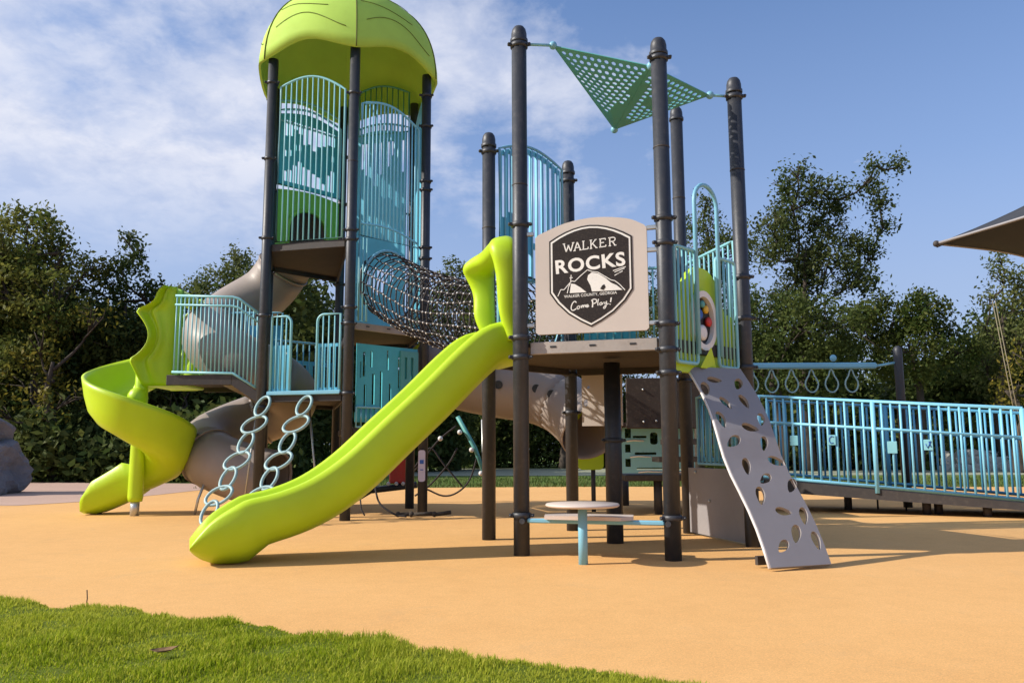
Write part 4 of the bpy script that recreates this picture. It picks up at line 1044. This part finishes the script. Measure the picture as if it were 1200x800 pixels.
# ------------------------------------------------------------------ grounds
def sheet(name, pts, z, mat, kind='structure', sub=0):
    mb = MB(); mb.plate(pts, (), .0, lambda u, w_, q: (u, w_, z), sub, sides=False)
    mb.f = mb.f[::2]; mb.sm = mb.sm[::2]
    o = mb.build(name, mat); o['kind'] = kind
    me = o.data
    if me.polygons and me.polygons[0].normal.z < 0: me.flip_normals()
    return o
sheet('ground', rect(-900, -300, 900, 1800), -.02, 'earth')
sheet('back_lawn', rect(-40, 17.0, 60, 90), -.012, 'lawn_far')
rub = [(-30, 1.5), (-30, 22.2), (-12, 21.8), (-6, 20.3), (-3.6, 18.6), (.9, 18.2), (4.5, 18.0), (10, 17.4), (24, 16.5), (24, -2), (2.0, -2), (1.2, 2.2), (-6, 5.2)]
sheet('rubber_surface', [(-30, 9), (-30, 22.2), (-12, 21.8), (-6, 20.3), (-3.6, 17.8), (.9, 18.2), (4.5, 18.0), (10, 17.4), (24, 16.5), (24, -8), (-30, -8)], 0.0, 'rubber')
sheet('pink_surface', [(-30, 13.2), (-7.6, 12.6), (-7.0, 13.6), (-6.7, 15.5), (-6.4, 20.3), (-12, 21.7), (-30, 22.1)], .004, 'rubber_pink')
sheet('footpath', [(-6, 26.5), (30, 24.0), (60, 24.2), (60, 31), (30, 31), (-6, 37)], -.006, 'concrete')

# foreground lawn: bumpy turf sheet with a raised edge and real blades
edge = [(-9.0, 7.6), (-4.6, 5.35), (-2.80, 4.52), (-2.3, 4.33), (-1.95, 4.27), (-1.68, 4.06), (-1.25, 3.92), (-.95, 3.74), (-.72, 3.62), (-.35, 3.42), (-.02, 3.20), (.42, 3.02), (.85, 2.72), (1.5, 2.2), (3.2, 1.0)]
def edge_y(x):
    for a, b in zip(edge, edge[1:]):
        if a[0] <= x <= b[0]: return -.055+a[1]+(b[1]-a[1])*(x-a[0])/(b[0]-a[0]) + .030*math.sin(x*9)+.022*math.sin(x*23+1)+.012*math.sin(x*57)
    return -9
def turf_z(x, y):
    d = edge_y(x)-y
    return .004+.055*min(1, max(0, d)/.12)**.6 + .02*noise.noise(Vector((x*3, y*3, 0))) * min(1, max(0, d)/.2)
mb = MB(); xs = np.arange(-9, 3.2, .09); idx = []
for x in xs:
    ey = edge_y(x); ys = [ey, ey-.02, ey-.06, ey-.12] + [ey-.12-.12*k for k in range(1, 40)]
    idx.append(mb.addv([(x, y, turf_z(x, y)) for y in ys]))
for a, b in zip(idx, idx[1:]):
    for k in range(42): mb.face((a+k, a+k+1, b+k+1, b+k), True)
o = mb.build('lawn', 'lawn_soil'); o['kind'] = 'structure'
def blades(n, fn, hmin, hmax, wid, seed):
    rs = np.random.RandomState(seed); P = fn(rs, n); n = len(P)
    ang = rs.uniform(0, 2*PI, n); lean = rs.uniform(.15, .9, n); h = rs.uniform(hmin, hmax, n)*P[:, 3]
    dx, dy = np.cos(ang), np.sin(ang); wx, wy = -dy*wid*rs.uniform(.7, 1.3, n), dx*wid*rs.uniform(.7, 1.3, n)
    b = P[:, :3]
    v0 = b-np.stack([wx, wy, 0*wx], 1); v1 = b+np.stack([wx, wy, 0*wx], 1)
    mid = b+np.stack([dx*lean*h*.3, dy*lean*h*.3, h*.6], 1); v2 = mid+np.stack([wx, wy, 0*wx], 1)*.75; v3 = mid-np.stack([wx, wy, 0*wx], 1)*.75
    v4 = b+np.stack([dx*lean*h*.9, dy*lean*h*.9, h*(1-.25*lean)], 1)
    V = np.stack([v0, v1, v2, v3, v4], 1).reshape(-1, 3); i = np.arange(n)*5
    return V, i
def mesh_np(name, V, loops, starts, totals, mat):
    me = bpy.data.meshes.new(name); me.vertices.add(len(V)); me.vertices.foreach_set('co', V.astype(np.float32).ravel())
    me.loops.add(len(loops)); me.loops.foreach_set('vertex_index', loops.astype(np.int32))
    me.polygons.add(len(starts)); me.polygons.foreach_set('loop_start', starts.astype(np.int32)); me.polygons.foreach_set('loop_total', totals.astype(np.int32))
    me.materials.append(MATS[mat]); me.update(calc_edges=True); me.validate(); return me
def blade_mesh(name, V, i, mat):
    n = len(i); L = np.empty((n, 7), int)
    for k, q in enumerate((0, 1, 2, 3, 3, 2, 4)): L[:, k] = i+q
    st_ = np.empty((n, 2), int); st_[:, 0] = np.arange(n)*7; st_[:, 1] = np.arange(n)*7+4
    to = np.tile([4, 3], n)
    return mesh_np(name, V, L.ravel(), st_.ravel(), to, mat)
def front_pts(rs, n):
    out = []
    xs_ = rs.uniform(-4.2, 1.6, n*2); ds = rs.uniform(-.012, 1.0, n*2)*2.3
    for x, d in zip(xs_, ds):
        y = edge_y(x)-d
        if y < 1.9 or abs(x) > .75*y+.5: continue
        c = noise.noise(Vector((x*5, y*5, 2.2))); c2 = noise.noise(Vector((x*1.6, y*1.6, 5)))
        if c < -.25 and rs.rand() < .45: continue
        out.append((x, y, turf_z(x, y)-.004, max(.45, .74+.9*c+.5*c2)))
        if len(out) >= n: break
    return np.array(out)
V, i = blades(135000, front_pts, .016, .044, .0020, 11)
tag(put('grass', blade_mesh('grass', V, i, 'grass_blade')), 'thick short green grass blades filling the bottom left corner', 'grass', kind='stuff')
# coarse far tufts along the rear edge of the rubber
def far_pts(rs, n):
    x = rs.uniform(-7, 26, n); y = 18.0+rs.uniform(0, 1, n)**1.5*6; y = np.where(x > 6, y-.8, y)
    return np.stack([x, y, np.full(n, -.012), rs.uniform(.6, 1.3, n)], 1)
V, i = blades(26000, far_pts, .04, .11, .008, 12)
tag(put('far_grass', blade_mesh('far_grass', V, i, 'grass_far')), 'green grass strip behind the far edge of the rubber surface', 'grass', kind='stuff')
lf = thing('dead_leaf', 'curled brown leaf lying in the foreground grass', 'leaf', (-1.30, 3.12, .085), R(20))
mb = MB(); mb.plate([(-.045, 0), (-.02, .028), (.02, .03), (.05, .008), (.06, 0), (.03, -.025), (-.02, -.026)], (), .002, lambda u, w_, q: (u, w_, q+6*u*u+8*w_*w_), .02); mb.build('blade', 'dead_leaf', lf)
tg_ = thing('twig', 'thin brown stem standing at the lawn edge', 'twig', (-2.26, 4.42, 0))
mb = MB(); mb.tube([(0, 0, 0), (.004, 0, .05), (.0, 0, .095)], .003, 5); mb.build('stem', 'bark', tg_)

# ------------------------------------------------------------------ boulder and pale stones
def rock_mesh(name, rx, ry, rz, seed, mat, cuts=3, rough=.22):
    bm = bmesh.new(); bmesh.ops.create_icosphere(bm, subdivisions=cuts, radius=1)
    for v in bm.verts:
        d = v.co.copy(); n = noise.noise(d*1.3+Vector((seed, 0, 0)))*rough*1.6 + noise.noise(d*3.5+Vector((seed, 4, 0)))*rough*.6
        c = Vector((max(-.72, min(.72, d.x)), max(-.72, min(.72, d.y)), max(-.75, min(.75, d.z))))*1.25
        v.co = c*(1+n); v.co.x *= rx; v.co.y *= ry; v.co.z *= rz
    me = bpy.data.meshes.new(name); bm.to_mesh(me); bm.free(); me.materials.append(MATS[mat]); return me
bo = thing('climbing_boulder', 'grey stepped climbing boulder at the left edge', 'boulder', (-10.55, 15.9, 0))
put('lower_rock', rock_mesh('lower_rock', .98, .9, .55, 3, 'rock', 4), bo, None, (-.15, 0, .46))
put('upper_rock', rock_mesh('upper_rock', .70, .66, .50, 8, 'rock', 4), bo, None, (-.30, .05, .98))
rnd = random.Random(3); stones = [rock_mesh('stone', .22, .2, .15, k, 'pale_stone', 2, .25) for k in range(4)]
sw = thing('stone_edging', 'low wall of pale rough stones beyond the ramp railing', 'stone wall', (17.6, 29.6, 0))
for row in range(3):
    for k in range(13-row):
        put('stone', stones[(k+row) % 4], sw, None, (-1.9+.40*k+.2*row+rnd.uniform(-.04, .04), .25*row, .10+.24*row), (0, 0, rnd.uniform(0, 6)), (rnd.uniform(.9, 1.2),)*3)

# ------------------------------------------------------------------ white van parked beyond the right edge
def van(loc, rz):
    t = thing('parked_van', 'white van parked beyond the ramp at the far right edge', 'van', loc, rz)
    side = [(-2.4, .45), (2.35, .45), (2.42, .75), (2.30, 1.02), (1.55, 1.20), (1.05, 1.92), (.6, 2.05), (-2.25, 2.05), (-2.42, 1.8), (-2.45, .7)]
    mb = MB(); mb.plate(side, (), 1.85); o = mb.build('body', 'van_white', t); bv = o.modifiers.new('round', 'BEVEL'); bv.width = .09; bv.segments = 3
    for y in (-.935, .935):
        for pts in ([(.62, 1.25), (1.35, 1.25), (1.0, 1.82), (.62, 1.88)], [(-.6, 1.25), (.48, 1.25), (.48, 1.88), (-.6, 1.88)], [(-2.1, 1.25), (-.75, 1.25), (-.75, 1.88), (-2.1, 1.85)]):
            mb = MB(); mb.plate(pts, (), .02, lambda u, w_, q, y=y: (u, y+q, w_)); mb.build('window', 'glass_dark', t)
        for x in (-1.5, 1.5):
            mb = MB(); mb.loft([[(x+r_*math.cos(a), y+d, .36+r_*math.sin(a)) for a in [2*PI*k/20 for k in range(20)]] for r_, d in ((.3, -.1), (.36, -.08), (.36, .06), (.3, .08))]); wl = mb.build('wheel', 'rubber_tyre', t)
            mb = MB(); mb.loft([[(x+r_*math.cos(a), y+(d if y > 0 else -d), .36+r_*math.sin(a)) for a in [2*PI*k/16 for k in range(16)]] for r_, d in ((.2, .0), (.2, .10), (.12, .085))]); mb.build('rim', 'steel', wl)
    mb = MB(); mb.box((2.40, .6, .85), (.1, .3, .16), 0, .02); mb.box((2.40, -.6, .85), (.1, .3, .16), 0, .02); mb.build('headlight', 'white_plastic', t)
    mb = MB(); mb.plate([(-.8, 1.25), (.8, 1.25), (.7, 1.85), (-.7, 1.85)], (), .02, lambda u, w_, q: (1.52-(w_-1.25)*.72+.03, u, w_)); mb.build('windscreen', 'glass_dark', t)
van((22.0, 31.5, -.01), R(8))

# ------------------------------------------------------------------ trees
def leaf_cloud(centres, per, sig, size, seed):
    """quads scattered in clumps round the centres; returns verts (n*4,3)"""
    rs = np.random.RandomState(seed); C = np.repeat(centres, per, axis=0); n = len(C)
    P = C + rs.normal(0, 1, (n, 3))*sig
    a = rs.normal(0, 1, (n, 3)); a /= np.linalg.norm(a, axis=1)[:, None]
    b = rs.normal(0, 1, (n, 3)); b -= a*(a*b).sum(1)[:, None]; b /= np.linalg.norm(b, axis=1)[:, None]
    s = (size*rs.uniform(.6, 1.35, n))[:, None]
    return np.stack([P-a*s, P+b*s*.5, P+a*s, P-b*s*.5], 1).reshape(-1, 3)
def quads_mesh(name, V, mat):
    n = len(V)//4; return mesh_np(name, V, np.arange(n*4), np.arange(n)*4, np.full(n, 4), mat)
def crown_centres(blobs, dens, rs, shell=.55):
    out = []
    for (x, y, z, r, rzk) in blobs:
        n = max(3, int(dens*r*r)); d = rs.normal(0, 1, (n, 3)); d /= np.linalg.norm(d, axis=1)[:, None]
        q = (shell+(1-shell)*rs.uniform(0, 1, n)**.6)*rs.uniform(.75, 1.14, n)
        out.append(np.stack([x+d[:, 0]*r*q, y+d[:, 1]*r*q, z+d[:, 2]*r*rzk*q], 1))
    return np.concatenate(out)
def make_tree(name, label, base, blobs, mat, dens=16, per=58, sig=.17, size=.074, seed=1, trunk_r=.18, group='trees behind the playground'):
    """blobs: (x, y, z, radius, flatness) relative to the base"""
    rs = np.random.RandomState(seed); t = thing(name, label, 'tree', base, 0, group)
    cen = crown_centres(blobs, dens, rs)
    put('crown', quads_mesh('crown', leaf_cloud(cen, per, sig, size, seed+5), mat), t)
    mb = MB(); H = max(b[2] for b in blobs)
    spine = [Vector((0, 0, -.1)), Vector((rs.uniform(-.2, .2), rs.uniform(-.2, .2), H*.25)), Vector((rs.uniform(-.3, .3), rs.uniform(-.2, .2), H*.5)), Vector((rs.uniform(-.3, .3), 0, H*.72))]
    mb.tube(smoothpath(spine, 4), [trunk_r*(1.25-1.0*k/12) for k in range(13)], 8)
    tr = mb.build('trunk', 'bark', t); mb = MB()
    done = []
    for (x, y, z, r, k) in sorted(blobs, key=lambda b: math.hypot(b[0], b[1])*1.6+b[2]):
        f = min(.95, max(.35, (z-r*.8)/H)); p0 = Vector(spine[1]).lerp(spine[3], f) if f > .3 else Vector(spine[1])
        p0.z = min(p0.z, z-.2); p1 = Vector((x, y, z))
        near = [q_ for q_ in done if q_.z < z+.3]
        if near:
            nb = min(near, key=lambda q_: (q_-p1).length)
            if (nb-p1).length < (p0-p1).length*.9: p0 = nb
        done.append(p1)
        m = p0.lerp(p1, .5)+Vector((rs.uniform(-.3, .3)*r, rs.uniform(-.2, .2), -.22*r+rs.uniform(-.1, .1)))
        mb.tube(smoothpath([p0, m, p1], 4), [trunk_r*.30*(1-.75*q/8) for q in range(9)], 6)
        for q in range(int(4+r*3)):
            d = Vector(rs.normal(0, 1, 3)).normalized(); d.z = abs(d.z)*.7; e = p1+Vector((d.x*r, d.y*r, d.z*r*k))*1.02
            mb.tube([m.lerp(p1, rs.uniform(.2, 1)), p1.lerp(e, .5)+Vector(rs.normal(0, .08, 3)), e], [trunk_r*.14, trunk_r*.09, trunk_r*.03], 5)
    mb.build('branch', 'bark', t)
    return t
def PX(px, py, Y):
    """ground-truth reading: direction of a photo point taken to the depth at which the tree stands"""
    u_, v_ = px-600, py-400; c_, s_ = math.cos(ROLL), math.sin(ROLL); a = u_*c_+v_*s_; b = -u_*s_+v_*c_
    dy = F_PX*math.cos(PITCH)+b*math.sin(PITCH); dz = F_PX*math.sin(PITCH)-b*math.cos(PITCH)
    return Vector((a*Y/dy, Y, CAM_H+dz*Y/dy))
def photo_tree(name, label, px, Y, blobs, mat, seed, **kw):
    base = PX(px, 540, Y); base.z = -.02; sc_ = Y/F_PX
    B = []; rs = np.random.RandomState(seed)
    for (x, y, r, k) in blobs:
        p = PX(x, y, Y)-base; B.append((p.x, rs.uniform(-.5, .5)*r*sc_*.9, p.z, r*sc_, k))
    return make_tree(name, label, base, B, mat, seed=seed, **kw)

photo_tree('oak_tree', 'tall dark oak at the far left edge with ragged top', 40, 24, [(40, 285, 42, .9), (8, 300, 40, 1), (55, 262, 16, 1), (78, 300, 34, .8), (20, 350, 55, .9), (75, 360, 50, .9), (-40, 290, 55, 1), (-50, 370, 70, 1), (30, 430, 60, .8), (110, 312, 18, .7)], 'leaf_olive', 21, dens=22)
photo_tree('oak_tree', 'spreading tree left of the spiral slide with branches reaching right', 135, 25, [(140, 320, 30, .7), (160, 298, 16, .8), (118, 345, 36, .9), (168, 350, 26, .8), (100, 400, 50, .9), (150, 410, 45, .9), (185, 385, 32, .9), (148, 282, 9, .8), (75, 440, 45, .9)], 'leaf_dark', 22, dens=20)
photo_tree('bush_tree', 'golden tinged bushy tree at the left, in front of the oaks', 60, 22.5, [(45, 400, 26, .9), (110, 370, 26, .8), (30, 450, 45, .9), (80, 470, 40, .8), (0, 480, 50, .9)], 'leaf_gold', 23, dens=11, per=20)
photo_tree('bush_tree', 'low dark bushy tree behind the spiral slide', 170, 24, [(150, 450, 50, .9), (200, 440, 46, .9), (175, 400, 36, .8), (120, 490, 44, .8), (215, 480, 46, .8)], 'leaf_dark', 24, dens=16)
photo_tree('maple_tree', 'fresh green tree showing above the landing rail', 272, 30, [(280, 318, 24, .9), (250, 335, 26, .9), (300, 345, 30, .9), (225, 360, 26, .8), (262, 385, 44, .9), (275, 300, 10, 1)], 'leaf_fresh', 25, dens=30)
photo_tree('maple_tree', 'round topped tree framed between the two front tower posts', 352, 31, [(350, 372, 22, .9), (335, 385, 26, .8), (382, 372, 20, .9), (360, 410, 42, .8), (395, 400, 34, .9), (358, 352, 8, .9)], 'leaf_dark', 26, dens=30)
photo_tree('pine_tree', 'small dark treetop between tower and slide hood', 535, 34, [(530, 318, 13, 1.1), (524, 345, 22, 1), (545, 350, 24, 1), (500, 385, 40, .9), (560, 390, 40, .9)], 'leaf_dark', 27, dens=34)
photo_tree('oak_tree', 'wide dark tree hidden mostly behind the badge sign', 660, 36, [(620, 380, 44, .9), (680, 380, 50, .9), (740, 360, 46, .9), (700, 430, 60, .8), (640, 440, 60, .8)], 'leaf_dark', 28, dens=22)
photo_tree('maple_tree', 'tree seen through the round-topped loop right of the sign', 820, 33, [(828, 268, 24, 1.2), (845, 300, 30, 1), (805, 330, 34, 1), (850, 350, 40, .9), (780, 390, 50, .9), (826, 240, 11, 1), (870, 290, 18, 1)], 'leaf_fresh', 29, dens=28)
photo_tree('tall_tree', 'tallest tree, airy crown with long bare limbs right of the structure', 950, 30, [(930, 245, 28, 1.0), (918, 215, 15, 1), (935, 200, 11, 1), (958, 225, 22, .8), (985, 232, 20, .7), (905, 265, 22, .9), (975, 265, 26, .8), (1012, 217, 17, .8), (1030, 237, 15, .7), (1050, 197, 10, .7), (1025, 195, 9, .8), (1008, 288, 20, .6), (1035, 268, 11, .7), (1022, 298, 10, .7),
    (940, 300, 34, .9), (900, 300, 22, .9), (965, 320, 34, .9), (925, 345, 34, .9), (1000, 330, 24, .8)], 'leaf_fresh', 30, dens=24, trunk_r=.20, sig=.21, size=.080, per=64)
photo_tree('oak_tree', 'dense rounded tree to the right of the tallest tree', 1075, 28.5, [(1075, 365, 32, .9), (1045, 375, 34, .9), (1100, 385, 26, .9), (1010, 385, 40, .9), (1060, 415, 46, .9), (1118, 415, 26, .9), (1085, 345, 13, .8)], 'leaf_olive', 31, dens=32)
photo_tree('oak_tree', 'broad dark tree behind the post right of the climbing wall', 915, 27.5, [(895, 370, 34, 1), (930, 385, 42, .9), (970, 385, 44, .9), (890, 430, 46, .8), (950, 440, 50, .8)], 'leaf_dark', 32, dens=30)
photo_tree('pine_tree', 'tall wispy tree with layered twigs below the sun canopy', 1180, 30, [(1175, 322, 17, .7), (1195, 335, 22, .7), (1160, 350, 16, .6), (1185, 365, 26, .7), (1158, 385, 18, .6), (1185, 405, 34, .9), (1215, 380, 40, 1), (1165, 425, 34, .9), (1172, 304, 8, .8)], 'leaf_fresh', 33, dens=17, sig=.22)
photo_tree('bush_tree', 'yellow green bushy tree at the far right behind the railing', 1195, 27, [(1195, 420, 26, 1), (1215, 450, 40, 1), (1180, 460, 26, .9)], 'leaf_gold', 34, dens=12, per=24)
photo_tree('oak_tree', 'tree outside the right edge continuing the tree line', 1330, 31, [(1300, 330, 70, .9), (1380, 320, 80, .9), (1330, 420, 80, .9)], 'leaf_olive', 35, dens=14)
photo_tree('oak_tree', 'tree outside the left edge continuing the tree line', -140, 26, [(-120, 320, 70, .9), (-200, 300, 80, .9), (-160, 420, 80, .9)], 'leaf_olive', 36, dens=14)

# dense undergrowth and wood edge that reads as one mass
rs = np.random.RandomState(77); cen = []
def band(x0, x1, y0, y1, zt, n, low=.0):
    x = rs.uniform(x0, x1, n); f = (x-x0)/(x1-x0); y = y0+(y1-y0)*f + rs.uniform(-1.0, 2.6, n)
    top_ = zt*(.82+.25*np.sin(x*.7)+.12*np.sin(x*1.9+1)); z = low+rs.uniform(0, 1, n)**.75*top_
    cen.append(np.stack([x, y, z], 1))
band(-26, -6.5, 25.5, 25.0, 6.3, 3000); band(-20, -6.2, 22.8, 22.4, 1.9, 900); band(8, 30, 31.5, 30.8, 2.4, 1200); band(-8, -2, 25.5, 33, 4.6, 800); band(-3, 10, 37, 38.5, 5.0, 1500); band(8, 30, 34.5, 31, 5.4, 2800); band(-16, 26, 41, 43, 6.0, 1800)
cen = np.concatenate(cen)
tag(put('undergrowth', quads_mesh('undergrowth', leaf_cloud(cen, 30, .30, .13, 5), 'leaf_dark')), 'dark dense undergrowth and wood edge behind the playground', 'undergrowth', kind='stuff')
# thin trunks at the wood edge
for k, (px_, Y, lb) in enumerate(((70, 23.0, 'pale thin sapling stem at the wood edge left of the spiral slide'), (92, 23.4, 'grey thin stem standing in shade left of the spiral slide'))):
    p = PX(px_, 540, Y); t = thing('sapling', lb, 'sapling', (p.x, Y, -.02))
    mb = MB(); mb.tube([(0, 0, 0), (.03, 0, .5), (.08, 0, 1.0), (.06, 0, 1.5)], [.03, .025, .02, .012], 6); mb.build('trunk', 'steel' if k == 0 else 'bark', t)
for k, (a, b, lb) in enumerate((((1186, 470), (1163, 352), 'left one of two thin leaning wires below the sun canopy'), ((1190, 470), (1166, 352), 'right one of two thin leaning wires below the sun canopy'))):
    Y = 16; p = PX(*a, Y); q = PX(*b, Y); e = p + (p-q)*((p.z+.02)/(q.z-p.z)); t = thing('guy_wire', lb, 'wire', (e.x, Y, 0), 0, 'pair of leaning wires')
    mb = MB(); mb.tube([(0, 0, -.02), tuple(q-Vector((e.x, Y, 0)))], .009, 6); mb.build('wire', 'wire_tan', t)
